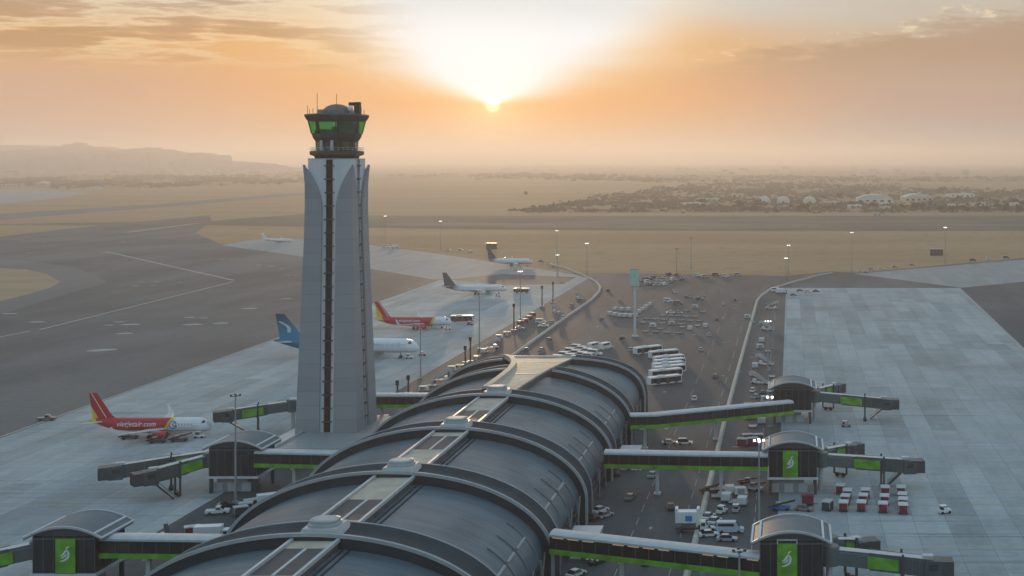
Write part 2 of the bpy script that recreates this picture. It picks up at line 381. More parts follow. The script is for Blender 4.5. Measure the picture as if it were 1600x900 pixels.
# service roads either side of the pier are a darker tarmac
vp = lambda x0, y0, y: 1235 + (x0-1235)*(y-250)/(y0-250)
sheet('service_road', [(925,433),(985,428),(1230,431.5),(1240,449),(vp(1228,450,700),700),(vp(1228,450,1500),1500),(vp(920,435,1500),1500),(vp(920,435,700),700)], .006, 'asphalt_road')
sheet('far_apron', [(345,383),(400,373.5),(480,374),(575,382),(690,397.5),(760,409),(830,419),(905,430),(870,441),(690,436),(680,437),(575,419),(480,402)], .012, 'concrete_far')
sheet('apron', [(-1500,1240),(0,685),(690,437),(780,430),(905,431),(920,435),(vp(920,435,900),900),(vp(920,435,2200),2200),(-2200,2200)], .02, 'concrete')
sheet('east_apron', [(1228,450),(1500,450),(1600,545),(vp(1500,450,1300),1300),(vp(1500,450,2400),2400),(vp(1228,450,2400),2400),(vp(1228,450,900),900)], .02, 'concrete')
sheet('east_far_apron', [(1335,428),(1600,405.5),(2000,380),(2100,400),(1600,440),(1503,449.5)], .012, 'concrete_far')
sheet('stand_lane', [(700,437),(785,428),(900,433),(880,444),(790,446)], .028, 'asphalt_dark')
# scrub belts far out
sheet('scrub_field', [(830,330),(880,318),(960,306),(1040,291),(1120,288),(1200,284),(1300,285),(1420,288),(1520,294),(1640,303),(1900,313),(1900,333),(1600,333),(1100,332.5),(930,332)], .03, 'scrub_soil')
sheet('scrub_belt', [(-300,290),(0,279),(150,274),(476,272),(800,270),(1100,274),(1600,276),(2000,282),(2000,290),(1400,284),(1000,282),(700,279),(476,286),(150,296),(0,292)], .03, 'scrub_soil')
sheet('field_track', [(862,333),(890,333),(1062,291),(1046,290)], .06, 'sand')
sheet('field_track', [(786,329),(800,331),(990,297),(984,295)], .06, 'sand')
sheet('field_track', [(1060,322),(1066,325),(1330,318),(1600,322),(1600,319),(1330,315)], .06, 'sand')
sheet('field_track', [(1480,300),(1640,309),(1640,303),(1500,296)], .06, 'sand')
# painted markings, one sheet per kind
mk = MB()
def pline(mb, p, q, w, z=.045):
    a, b = G2(*p), G2(*q); dx, dy = b[0]-a[0], b[1]-a[1]; L = hypot(dx, dy); nx, ny = -dy/L*w/2, dx/L*w/2
    mb.flat([(a[0]+nx,a[1]+ny),(b[0]+nx,b[1]+ny),(b[0]-nx,b[1]-ny),(a[0]-nx,a[1]-ny)], z)
for p, q, w in (((165,393),(365,438),2.2),((365,440),(62,515),1.5),((48,517),(-40,535),1.5),((200,363),(308,349),6.0),((1030,350),(1280,351),5.0),((1500,352),(1700,352),5.0),((600,350),(860,350),5.0),
                ((0,683),(690,437),.9),((1500,451),(1600,546),1.2),((1600,546),(1900,831),1.2),((1345,427),(1500,449),1.5),((575,419),(680,436.5),1.6)):
    pline(mk, p, q, w)
for x0, y0, w in ((1045,900,.16),(1170,900,.16),(960,900,.16)):   # lane lines of the service road
    n = 26
    for k in range(n):
        y1 = 1000 - k*20; y2 = y1-11
        if y2 < 470: break
        pline(mk, (vp(x0,y0,y1),y1), (vp(x0,y0,y2),y2), w)
for x, y, L, ang in ((205,507,9,0),(195,521,8,10),(297,496,6,0),(302,507,10,5),(318,497,5,0),(345,505,8,0),(160,547,12,20),(186,503,6,0),(170,508,5,0),(165,395,7,0),
        (212,447,5,0),(220,440,4,0),(245,440,5,0),(240,446,4,0),(280,441,4,0),(345,405,6,-10),(362,405,5,-10),(405,414,6,-10),(425,416,6,-10),(440,420,5,-10),(451,430,4,0),(463,430,4,0),
        (390,482,9,0),(447,467,7,0),(16,490,8,0),(58,503,8,0),(68,378,5,0),(46,395,6,0),(193,378,6,0),(210,378,5,0)):
    cx, cy = G2(x, y); a = radians(ang)+YAW
    c_, s_ = cos(a), sin(a); h = L*.32
    mk.flat([(cx+u*c_-v*s_, cy+u*s_+v*c_) for u, v in ((-L/2,-h*.5),(-L*.1,-h),(L/2,-h*.4),(L*.42,h*.5),(0,h),(-L*.45,h*.4))], .044)
for k in range(90):   # road arrows, speed roundels and stand numbers on the service road
    y = random.choice((random.uniform(440,560), random.uniform(450,700), random.uniform(560,900)))
    x = vp(lerp(905,1190,random.random()), 520, y)
    if 940 < x < 1075 and 530 < y < 612: continue
    cx, cy = G2(x, y); L = random.uniform(1.2,2.6); a = random.choice((0, pi/2, 0))
    c_, s_ = cos(a), sin(a); h = L*random.uniform(.25,.55)
    mk.flat([(cx+u*c_-v*s_, cy+u*s_+v*c_) for u, v in ((-L/2,-h*.4),(0,-h*.6),(L/2,-h*.4),(L/2,h*.4),(0,h*.6),(-L/2,h*.4))], .044)
struct(mk.build('road_marking', M['paint']))
mk = MB()
for k in range(7):     # stand lead-in lines, east and west
    for (va, vb) in ((9, 75), (-235, -166)):
        u0 = 190 + k*80
        for o_ in (0, 34): mk.flat([(va,u0+o_-.13),(vb,u0+o_-.13),(vb,u0+o_+.13),(va,u0+o_+.13)], .04)
struct(mk.build('stand_marking', M['paint_y']))
# low cream barriers beside the service roads
def wallpath(name, pts, w, h, label, cat):
    P = [G2(*p) for p in pts]; mb = MB()
    rs = []
    for i, p in enumerate(P):
        a, b = P[max(0,i-1)], P[min(len(P)-1,i+1)]; dx, dy = b[0]-a[0], b[1]-a[1]; L = hypot(dx,dy); nx, ny = -dy/L*w/2, dx/L*w/2
        rs.append([(p[0]+nx,p[1]+ny,0),(p[0]-nx,p[1]-ny,0),(p[0]-nx*.55,p[1]-ny*.55,h),(p[0]+nx*.55,p[1]+ny*.55,h)])
    mb.rings(rs); o = mb.build(name, M['cream_wall']); tag(o, label, cat)
wallpath('barrier_wall', [(722,616),(800,557),(862,512),(925,468),(936,456),(938,449),(932,442),(921,435),(905,428),(885,420),(860,414)], 1.5, .8, 'low cream barrier curving round the head of the west service road', 'barrier')
wallpath('barrier_wall', [(vp(1100,790,990),990),(1100,790),(1140,627),(1162,545),(1183,470),(1190,462),(1204,452),(1236,442),(1281,430),(1300,427)], 1.5, .8, 'long straight cream barrier beside the east apron, bending right at its far end', 'barrier')
# mountains on the left horizon
def ridge(name, px, py0, dist, seed):
    random.seed(seed); mb = MB(); cols = []
    for i, (x, y) in enumerate(px):
        k = dist; hh = CAMH + (CY-y)/FPX*k
        x0, y0 = (x-CX)/FPX*k, k
        row = []
        for s, q in ((-.07,0),(-.045,.35),(-.02,.75),(0,1),(.02,.7),(.06,0)):
            row.append((x0*(1+s)+random.uniform(-60,60), y0*(1+s)+random.uniform(-60,60), max(-.05, hh*q*random.uniform(.9,1.1) if 0<q<1 else hh*q) if q else -.05))
        cols.append(row)
    mb.rings(cols, caps=False, closed=False); return struct(mb.build(name, M['rock']))
def fractal(px, amp, seed):
    random.seed(seed)
    for _ in range(3):
        out = []
        for a, b in zip(px, px[1:]):
            out += [a, ((a[0]+b[0])/2, (a[1]+b[1])/2 + random.uniform(-amp, amp))]
        px = out + [px[-1]]; amp *= .5
    return px
ridge('mountain', fractal([(-200,244),(-60,239),(0,236),(60,234),(95,230),(118,223),(142,230),(170,234),(225,230),(262,233),(290,238),(320,238),(350,245),(390,252),(450,260),(510,267)], 2.2, 3), 250, 9300, 5)
ridge('hill', fractal([(-260,234),(-120,230),(-40,228),(40,227),(150,229),(200,233),(250,238),(310,248),(360,257),(410,265)], 1.2, 9), 250, 10300, 6)
# ------------------------------------------------------------------ terminal pier
SX = -75.8; RV = -77.2                                   # ridge line
def seam_mat():
    m, nt, b = newmat('zinc_roof', .5, .28)
    p = objco(nt, (1.0,.03,.25)); st = noise(nt, objco(nt, (.05,.9,.05)), 1.0, 5, .6); big = noise(nt, objco(nt), .09, 5, .6)
    c = mixc(nt, sstep(nt, st, .35, .65), (.085,.125,.155), (.125,.175,.21))
    c = mixc(nt, math_(nt, 'MULTIPLY', sstep(nt, big, .46, .68), .6), c, (.06,.085,.105))
    ds = noise(nt, objco(nt, (.03,1.6,.03)), 1.0, 6, .7); c = mixc(nt, math_(nt, 'MULTIPLY', sstep(nt, ds, .56, .74), .5), c, (.23,.24,.235))
    sx = N(nt, 'ShaderNodeSeparateXYZ'); nt.links.new(objco(nt), sx.inputs[0])
    fr_ = math_(nt, 'FRACT', math_(nt, 'MULTIPLY', sx.outputs[1], 1/1.28)); seam = math_(nt, 'LESS_THAN', fr_, .09)
    c = mixc(nt, math_(nt, 'MULTIPLY', seam, .35), c, (.07,.085,.095))
    nt.links.new(c, b.inputs['Base Color'])
    rm_ = N(nt, 'ShaderNodeMapRange'); rm_.inputs[3].default_value = .36; rm_.inputs[4].default_value = .6; nt.links.new(big, rm_.inputs[0]); nt.links.new(rm_.outputs[0], b.inputs['Roughness'])
    bp = N(nt, 'ShaderNodeBump'); bp.inputs['Strength'].default_value = .25; bp.inputs['Distance'].default_value = .05
    nt.links.new(seam, bp.inputs['Height']); nt.links.new(bp.outputs[0], b.inputs['Normal'])
    return m
M['zinc'] = seam_mat()
M['rib'] = mat('rib_metal', (.028,.044,.056), .7, 0, var=.2, scale=.25, spec=.25)
M['ribtrim'] = mat('rib_trim_metal', (.36,.39,.41), .55, 0, var=.1)
M['cream'] = mat('cream_skylight_panel', (.56,.47,.37), .7, spec=.2, var=.16, scale=.35)
M['skyglass'] = mat('skylight_glass', (.05,.065,.075), .5, var=.15, spec=.2)
M['spineside'] = mat('spine_side_panel', (.10,.105,.11), .6, var=.15)
M['curtain'] = mat('curtain_glass', (.035,.055,.062), .12, var=.2, spec=.8)
M['post'] = mat('column_steel', (.17,.19,.20), .5, var=.12)
U = [122.7 + 40.8*k for k in range(8)]        # rib stations
def ell(t, a, h, z0):                        # t in [-1,1] from left springing to right springing
    th = pi*(1-t)/2
    c, s_ = cos(th), sin(th)
    return (a*c, z0 + h*abs(s_)**.98)
def arch_path(a, h, z0, n=44, foot=0.0, p=2.0):
    pts = []
    if foot is not None: pts.append((-a, foot))
    for i in range(n+1):
        x = a*cos(pi*(1-i/n)); pts.append((x, z0 + h*max(0, 1-abs(x/a)**p)**(1/p)))
    if foot is not None: pts.append((a, foot))
    return pts
def normals(P):
    out = []
    for i in range(len(P)):
        a, b = P[max(0,i-1)], P[min(len(P)-1,i+1)]; dx, dz = b[0]-a[0], b[1]-a[1]; L = hypot(dx,dz)
        out.append((-dz/L, dx/L))
    return out
def sweep(mb, P, sec):
    """sec: (along, outward) section swept round the arch"""
    Nn = normals(P)
    mb.rings([[(RV+p[0]+n[0]*o, u, p[1]+n[1]*o) for u, o in sec] for p, n in zip(P, Nn)])
term = thing('terminal_pier', 'long dark vaulted terminal pier with ribbed zinc roof and raised cream skylight spine', 'terminal', (RV, 240, 0))
TO = (-RV, -240, 0)
EACH = {'cream_panel','column','strut','roof_seam','gutter','deck_rib','vent_louvre','walkway_rail','spine_rail','rib_trim','mullion_row','deck_side','eaves_beam','arch_rib'}
def tb(mb, name, m, parent=None, smooth=False):
    mb.v = [(x+TO[0], y+TO[1], z) for x, y, z in mb.v]
    if name in EACH: return build_each(mb, name, m, parent or term, smooth)[0]
    return mb.build(name, m, parent or term, smooth)
ribP = arch_path(31.0, 15.5, 6.0)
roofP = arch_path(30.0, 14.2, 5.9, foot=None)
SP_IN = 3.9
def spine_half(u):                           # the spine flares into a wide flat deck at the far end
    if u <= 335: return (-3.9, 3.9)
    t = (u-335)/(408.3-335)
    return (-3.9 - 11*t**3, 3.9 + 3.0*t)
for k, u in enumerate(U):
    last = k == len(U)-1
    if last: u = 400.6
    cuts = [ribP] if k < 6 else []
    if k >= 6:                                # the last two ribs stop either side of the flared deck
        a_, b_ = spine_half(u+4); PP = ribP if k == 6 else arch_path(31.0, 13.3, 6.0, p=2.9)
        cuts = [[p for p in PP if p[0] < a_+SX-RV-.2], [p for p in PP if p[0] > b_+SX-RV+.2]]
    mb = MB()
    for P_ in cuts: sweep(mb, P_, [(u,-1.9),(u,.55),(u+.5,.75),(u+1.1,.35),(u+3.2,.05),(u+6.4,.2),(u+7.5,.6),(u+8.0,.6),(u+8.0,-1.9)])
    rib = tb(mb, 'arch_rib', M['rib'], None, True)
    mb = MB()
    for P_ in cuts: sweep(mb, P_, [(u-.2,.4),(u-.2,.98),(u+.35,.98),(u+.35,.4)]); tb(mb, 'rib_trim', M['ribtrim'], rib, True)
    mb = MB()
    for P_ in cuts: sweep(mb, P_, [(u+7.8,.45),(u+7.8,.74),(u+8.12,.74),(u+8.12,.45)]); tb(mb, 'rib_trim', M['ribtrim'], rib, True)
    if k == len(U)-1: continue
    u0, u1 = u+7.9, (U[k+1]+.1 if k < 6 else 400.7)
    mb = MB(); rows = 8
    Nn = normals(roofP)
    R_ = []
    for i in range(rows+1):
        uu = lerp(u0, u1, i/rows)
        e_ = (uu-u0)/(u1-u0) if k == 6 else 0.0
        R_.append([(RV+p[0], uu, p[1]) for p in arch_path(30.0, lerp(14.2,12.1,e_), 5.9, foot=None, p=lerp(2.0,2.9,e_))])
    mb.rings(R_, caps=False, closed=False); tb(mb, 'roof_vault', M['zinc'], None, True)
    mb = MB()                                 # gutters low on both flanks
    for sg in (-1, 1):
        for a, b in ((.12,.30),(.36,.52),(.60,.80)):
            for d in (.0, .55):
                p = ell(sg*.74 + sg*d*.014, 30.12, 14.3, 5.9)
                mb.bar((RV+p[0], lerp(u0,u1,a), p[1]), (RV+p[0], lerp(u0,u1,b), p[1]), .26, .16)
    tb(mb, 'gutter', M['ribtrim'])
    mb = MB()                                 # short transverse snow-guard seams above the gutter
    for sg in (-1, 1):
        for q in (.33, .56, .8):
            uu = lerp(u0,u1,q)
            pp = [ell(sg*lerp(.60,.90,i/6), 30.06, 14.26, 5.9) for i in range(7)]
            mb.rings([[(RV+a[0],uu-.08,a[1]-.05),(RV+a[0],uu+.08,a[1]-.05),(RV+a[0],uu+.08,a[1]+.1),(RV+a[0],uu-.08,a[1]+.1)] for a in pp])
    tb(mb, 'roof_seam', M['dark'])
    for sg in (-1, 1):                        # side glazing, posts and struts of one bay
        x = RV + sg*29.6
        mb = MB().box((x, (u0+u1)/2, 2.95), (.3, u1-u0+.2, 5.8)); gz = tb(mb, 'side_glazing', M['curtain'])
        mb = MB()
        for q in range(10): mb.box((x+sg*.22, lerp(u0,u1,q/9), 2.9), (.16,.16,5.7))
        for z in (2.0, 4.0): mb.box((x+sg*.2, (u0+u1)/2, z), (.12, u1-u0, .18))
        tb(mb, 'mullion', M['post'], gz)
        mb = MB()
        for q in (.18, .5, .82): mb.tube((x+sg*1.3, lerp(u0,u1,q), 0), (x+sg*.9, lerp(u0,u1,q), 7.2), .28)
        tb(mb, 'column', M['post'])
        mb = MB()
        for q, s2 in ((.18,-1),(.5,1),(.5,-1),(.82,1)):
            mb.tube((x+sg*1.25, lerp(u0,u1,q), 3.4), (x+sg*.9, lerp(u0,u1,q+s2*.12), 7.4), .16, n=6)
        tb(mb, 'strut', M['post'])
    mb = MB()                                 # eaves beam above the glazing
    for sg in (-1,1): mb.box((RV+sg*29.9, (u0+u1)/2, 5.95), (1.0, u1-u0, .5))
    tb(mb, 'eaves_beam', M['rib'])
    # skylight spine of this bay
    if u < 320:
        zt = 21.15; L = u1-u0
        mb = MB(); mb.box((SX, (u0+u1)/2, 19.75), (7.3, L, 2.7)); sp_ = tb(mb, 'skylight_spine', M['spineside'])
        mb = MB()
        for sg in (-1,1): mb.box((SX+sg*3.72, (u0+u1)/2, zt+.2), (.5, L+.2, .6))
        tb(mb, 'spine_rail', M['lightgrey'], sp_)
        fl = (lambda q: q) if k % 2 == 0 else (lambda q: 1-q)     # bays alternate: long cream panel far, then near
        mb = MB(); mb.box((SX, u0+L*fl(.06), zt-.02), (6.8, L*.12, .12)); mb.box((SX, u0+L*fl(.76), zt-.02), (6.8, L*.48, .12)); tb(mb, 'cream_panel', M['cream'], sp_)
        mb = MB(); mb.box((SX, u0+L*fl(.32), zt-.06), (6.8, L*.39, .08)); tb(mb, 'skylight_pane', M['skyglass'], sp_)
        mb = MB(); mb.box((SX, u0+L*fl(.32), zt+.02), (.5, L*.39, .14)); tb(mb, 'glazing_bar', M['lightgrey'], sp_)
        mb = MB()
        for sg in (-1,1):
            for q in range(5): mb.box((SX+sg*3.72, u0+L*(.12+.19*q), 19.6), (.1,.35,1.1))
        tb(mb, 'vent_louvre', M['dark'], sp_)
        mb = MB()
        for sg in (-1,1):
            for off in (4.6, 5.6):
                p = 18.25-.03*off*off*.5
                mb.box((SX+sg*off, (u0+u1)/2, 5.9+14.2*sqrt(1-((sg*off+SX-RV)/30.0)**2)+.1), (.22, L-.4, .2))
        tb(mb, 'walkway_rail', M['rib'], sp_)
    # cap turret above the rib
for k, u in enumerate(U):
    if u > 330: continue
    u = u + 4.3
    mb = MB(); mb.box((SX, u, 22.0), (6.6, 6.4, 1.3), taper=.84)
    cap = tb(mb, 'ridge_cap', M['lightgrey'])
    def stad(hx, hy, z, n=24): return [(SX+hx*abs(cos(2*pi*i/n))**.7*(1 if cos(2*pi*i/n)>0 else -1), u+hy*abs(sin(2*pi*i/n))**.7*(1 if sin(2*pi*i/n)>0 else -1), z) for i in range(n)]
    mb = MB(); mb.rings([stad(2.55,2.4,22.6), stad(2.55,2.4,23.0), stad(2.3,2.1,23.1), stad(2.3,2.1,23.55), stad(1.8,1.6,23.7)])
    tb(mb, 'cap_ring', M['ribtrim'], cap, False)
# the flared cream deck at the pier's head
def dz(t): return lerp(21.9, 19.0, t*t)
mb = MB(); ra, rb = [], []
for i in range(17):
    uu = lerp(334.5, 408.6, i/16); a, b = spine_half(uu); zt = dz(i/16)
    ra.append([(SX+a, uu, zt), (SX+b, uu, zt), (SX+b, uu, zt-.5), (SX+a, uu, zt-.5)])
mb.rings(ra); deck = tb(mb, 'roof_deck', M['cream'])
mb = MB(); rs = []
for i in range(17):
    uu = lerp(334.5, 408.6, i/16); a, b = spine_half(uu); zt = dz(i/16); x = SX+a
    rs.append([(x-.9,uu,zt-.4),(x+.9,uu,zt-.4),(x+.8,uu,zt+1.0),(x-.8,uu,zt+1.0)])
mb.rings(rs); tb(mb, 'deck_kerb', M['cream'], deck)
mb = MB()
for i in (6, 12): 
    uu = lerp(334.5,408.6,i/16); a, b = spine_half(uu); mb.box((SX+(a+b)/2, uu, dz(i/16)+.05), (b-a-1.2, .5, .12))
mb.box((SX-4.0, 408.5, 19.1), (21, .6, .8)); tb(mb, 'deck_rib', M['lightgrey'], deck)
mb = MB(); rs = []
for sgn in (0,1):
    rs = []
    for i in range(17):
        uu = lerp(334.5, 408.6, i/16); x = SX+spine_half(uu)[sgn]; zt = dz(i/16)
        rs.append([(x-.15,uu,14.5),(x+.15,uu,14.5),(x+.15,uu,zt-.45),(x-.15,uu,zt-.45)])
    mb.rings(rs)
tb(mb, 'deck_side', M['spineside'], deck)
# glazed end wall under the last rib
mb = MB(); pe = [(RV+p[0]*.96, p[1]*.97) for p in arch_path(30.0,14.2,5.9,foot=0)]
mb.rings([[(x, 405.2, z) for x, z in pe], [(x, 405.6, z) for x, z in pe]]); tb(mb, 'end_glazing', M['curtain'])
# low stair annexes on the east flank
for (u, wv, du, h) in ((262, 5.6, 7.0, 4.6), (338, 5.0, 7.5, 4.6)):
    mb = MB().box((RV+31.9+wv/2, u+4.5, h/2), (wv, du, h)); an = tb(mb, 'stair_annexe', M['white_dull'])
    mb = MB().box((RV+31.9+wv/2, u+4.5, h+.12), (wv+.5, du+.5, .24)); tb(mb, 'annexe_roof', M['lightgrey'], an)
    mb = MB().box((RV+31.9+wv/2, u+4.5-du/2-.04, 1.1), (1.1, .08, 2.2)); tb(mb, 'annexe_door', M['dark'], an)

# ------------------------------------------------------------------ control tower
TX, TY, TR = -132.4, 373.8, 0.0
tower = thing('control_tower', 'tall pale grey air traffic control tower with petal shaped cladding and dark glazed cab', 'control tower', (TX, TY, 0), TR)
def clad_mat():
    m, nt, b = newmat('tower_cladding', .5, .4)
    sx = N(nt, 'ShaderNodeSeparateXYZ'); nt.links.new(objco(nt), sx.inputs[0])
    pid = math_(nt, 'FLOOR', math_(nt, 'MULTIPLY', sx.outputs[2], 1/3.95))
    wn = N(nt, 'ShaderNodeTexWhiteNoise', noise_dimensions='1D'); nt.links.new(pid, wn.inputs['W'])
    big = noise(nt, objco(nt, (1,1,.12)), .5, 5, .6)
    f = math_(nt, 'ADD', math_(nt, 'MULTIPLY', wn.outputs[0], .4), math_(nt, 'MULTIPLY', big, .6))
    c = mixc(nt, f, (.275,.285,.305), (.36,.37,.39))
    fr_ = math_(nt, 'FRACT', math_(nt, 'MULTIPLY', sx.outputs[2], 1/3.95)); c = mixc(nt, math_(nt, 'MULTIPLY', math_(nt, 'LESS_THAN', fr_, .035), .4), c, (.14,.147,.158))
    fr2 = math_(nt, 'FRACT', math_(nt, 'MULTIPLY', sx.outputs[2], 1/.99)); c = mixc(nt, math_(nt, 'MULTIPLY', math_(nt, 'LESS_THAN', fr2, .05), .14), c, (.13,.135,.145))
    nt.links.new(c, b.inputs['Base Color']); return m
M['clad'] = clad_mat()
M['core'] = mat('tower_core_white', (.66,.68,.70), .55, var=.08, scale=.4, stretch=(1,1,.1))
M['bronze'] = mat('cab_bronze', (.045,.036,.031), .5, .2, var=.12)
M['bronze2'] = mat('cab_bronze_light', (.085,.07,.06), .5, .2, var=.12)
PH = [(3.5,8.9),(20,8.3),(40,7.65),(58,7.05),(68,6.85),(75,6.85),(80.6,7.25)]
def hw(z):
    for (a, x), (b, y) in zip(PH, PH[1:]):
        if z <= b: return lerp(x, y, (z-a)/(b-a))
    return PH[-1][1]
ZB, ZT = 3.5, 82.2
mb = MB(); zs = [ZB + (ZT-ZB)*i/16 for i in range(17)]
def core_ring(z):
    h = hw(min(z,76))-.75; r = 1.05; dp = .9
    q = [(-h,-h),(-r,-h),(-r,-h+dp),(r,-h+dp),(r,-h),(h,-h)]
    out = []
    for k in range(4):
        c, s_ = [1,0,-1,0][k], [0,1,0,-1][k]
        out += [(x*c-y*s_, x*s_+y*c, z) for x, y in q[:5]] if True else []
        # corner point closes with the next side's first
    return out
# ring built side by side so every corner appears once
def core_ring2(z):
    h = hw(min(z,76))-.75; r, dp = 1.05, .9; out = []
    for k in range(4):
        c, s_ = [1,0,-1,0][k], [0,1,0,-1][k]
        for x, y in ((-h,-h),(-r,-h),(-r,-h+dp),(r,-h+dp),(r,-h)): out.append((x*c-y*s_, x*s_+y*c, z))
    return out
mb.rings([core_ring2(z) for z in zs]); mb.build('tower_core', M['core'], tower)
IN = 2.0
for k in range(4):                            # four corner petals
    mb = MB(); cs = ([1,0,-1,0][k], [0,1,0,-1][k])
    zz = [3.6,12,20,30,40,50,58,64,68] + [68+12.6*i/14 for i in range(1,15)]
    def wing(z, t=.75):
        h = hw(z); s_ = max(0, (z-68)/12.6); x0 = IN + (h-.25-IN)*s_**1.75
        return h, x0
    A = []
    for z in zz:
        h, x0 = wing(z)
        # outer skin: along face -y from x0 to corner, then along face +x from corner to the mirrored edge
        A.append([(x0,-h,z),(h,-h,z),(h,-x0,z),(h-.55,-x0,z),(h-.55,-h+.55,z),(x0,-h+.55,z)])
    mb.rings(A); mb.v = [(x*cs[0]-y*cs[1], x*cs[1]+y*cs[0], z) for x, y, z in mb.v]
    mb.build('petal_cladding', M['clad'], tower)
for k in range(4):
    a = k*pi/2
    mb = MB(); rs = []
    for z in zs: h = hw(min(z,76))-.75-.45; rs.append([(-1.0,-h,z),(1.0,-h,z),(1.0,-h+.3,z),(-1.0,-h+.3,z)])
    mb.rings(rs); mb.xf(rz=a); gl_ = mb.build('slot_glazing', M['black'], tower)
    for i in range(20):
        z = 7.2 + i*3.85
        h = hw(min(z,76))
        o = MB().box((0,-h+.62,z),(2.7,.75,.32)).xf(rz=a).build('floor_ledge', M['dark'], tower)
    mb = MB()
    for sg in (-1,1):
        rs = []
        for z in zs: h = hw(min(z,76))-.62; rs.append([(sg*1.06-.07,-h-.05,z),(sg*1.06+.07,-h-.05,z),(sg*1.06+.07,-h+.1,z),(sg*1.06-.07,-h+.1,z)])
        mb.rings(rs)
    mb.xf(rz=a); mb.build('slot_frame', M['white_dull'], tower)
mb = MB().box((0,0,82.3),(12.4,12.4,.3)); mb.build('core_cornice', M['lightgrey'], tower)
_before = {o.name for o in tower.children}
n8, ph8 = 8, pi/8
mb = MB().lathe([(5.9,82.4),(6.1,83.2)], n=n8, ph=ph8); mb.build('cab_neck', M['bronze'], tower)
mb = MB().lathe([(6.3,83.1),(7.3,83.5),(7.3,84.4),(6.0,84.6)], n=n8, ph=ph8); bal = mb.build('balcony', M['bronze2'], tower)
mb = MB()
for i in range(8):
    a, b = ph8+2*pi*i/8, ph8+2*pi*(i+1)/8
    for z in (84.9,85.4): mb.bar((7.2*cos(a),7.2*sin(a),z),(7.2*cos(b),7.2*sin(b),z),.06)
    for t in (0,.25,.5,.75): x, y = lerp(7.2*cos(a),7.2*cos(b),t), lerp(7.2*sin(a),7.2*sin(b),t); mb.bar((x,y,84.3),(x,y,85.4),.06)
mb.build('balcony_rail', M['lightgrey'], bal)
mb = MB().lathe([(5.6,84.5),(5.8,87.4)], n=n8, ph=ph8); lw = mb.build('lower_storey', M['bronze'], tower)
for i in range(8):
    a = 2*pi*i/8; o = MB().box((5.42,0,85.95),(.1,2.6,1.9)).xf(rz=a).build('lower_window', M['glass'], lw)
for a in (-pi/2-.45, -pi/2+.1): MB().box((5.75,0,85.9),(.5,.8,2.9)).xf(rz=a).build('service_pipe', M['lightgrey'], lw)
mb = MB().lathe([(5.9,87.3),(6.5,88.2),(6.8,89.2),(6.5,89.25)], n=n8, ph=ph8); mb.build('cab_apron', M['bronze2'], tower)
# tilted glass of the cab
m, nt_, b_ = newmat('green_cab_glass', .05, .5)
nt_.nodes.remove(b_); tr = N(nt_, 'ShaderNodeBsdfTransparent'); tr.inputs[0].default_value = (.47,.78,.55,1)
gg = N(nt_, 'ShaderNodeBsdfGlossy'); gg.inputs['Roughness'].default_value = .05; gg.inputs[0].default_value = (.8,.9,.85,1)
mxs = N(nt_, 'ShaderNodeMixShader'); mxs.inputs[0].default_value = .1; nt_.links.new(tr.outputs[0], mxs.inputs[1]); nt_.links.new(gg.outputs[0], mxs.inputs[2])
nt_.links.new(mxs.outputs[0], nt_.nodes['Material Output'].inputs[0]); M['cabglass'] = m
for i in range(8):
    a, b = ph8+2*pi*i/8+.035, ph8+2*pi*(i+1)/8-.035
    r0, r1 = 6.75, 7.65
    mb = MB(); mb.rings([[(r*cos(t),r*sin(t),z) for r, t in ((rr_,a),(rr_,b),(rr_-.06,b),(rr_-.06,a))] for rr_, z in ((r0,89.2),(r1,92.7))])
    mb.build('cab_window', M['cabglass'], tower)
    a = ph8+2*pi*i/8; MB().bar((6.75*cos(a),6.75*sin(a),89.15),(7.7*cos(a),7.7*sin(a),92.8),.34).build('cab_mullion', M['bronze'], tower)
mb = MB().lathe([(1.3,89.2),(1.3,92.7)], c=(1.2,0,0), n=10); mb.box((3.6,-2.4,90.9),(4.0,1.2,3.2)); mb.box((3.2,3.0,90.5),(3.0,2.5,2.2)); mb.box((4.9,-.6,90.6),(1.8,4.6,2.6)); mb.box((-3.4,-1.6,89.8),(3.0,3.2,1.3)); mb.box((-1.6,2.2,90.2),(1.2,1.0,2.0)); mb.box((-1.0,-4.6,89.55),(7.0,.8,.8))
mb.build('cab_interior', M['dark'], tower)
mb = MB().lathe([(7.7,92.6),(8.1,92.9),(8.7,93.9),(8.7,94.3),(8.3,94.5)], n=n8, ph=ph8); rf = mb.build('cab_roof', M['bronze2'], tower)
mb = MB().lathe([(4.0,94.4),(4.0,95.2),(3.6,95.9),(2.8,96.6),(1.6,97.1),(.3,97.3)], n=24); mb.build('roof_dome', mat('dome_bronze_grey', (.17,.15,.135), .6), rf, True)
mb = MB().box((-3.9,-1.0,95.0),(1.6,2.4,1.5)); mb.box((4.6,-.5,94.8),(1.5,2.0,1.1)); mb.build('roof_plant', M['grey'], rf)
mb = MB().box((6.0,-.5,96.2),(1.6,1.4,3.2)); mb.box((4.9,-.6,97.3),(2.6,.7,.9)); mb.build('radar_arm', M['bronze'], rf)
mb = MB().ball((4.4,-1.6,96.0),.85,12,8); mb.build('radome', M['white'], rf, True)
for x, y, h in ((-4.7,-2.5,5.8),(-7.6,-2.0,2.4),(-6.2,-4.2,1.4),(0,-.3,2.9+2.8),(7.4,-1.5,2.0),(7.0,2.0,1.5),(-7.2,1.0,1.9)):
    MB().bar((x,y,94.3),(x,y,94.3+h+(0 if x else 0)),.11).build('antenna', M['dark'], rf)
for o in tower.children:
    if o.name not in _before: o.scale = (1.03,1.03,1.07); o.location.z = 82.4*(1-1.07)
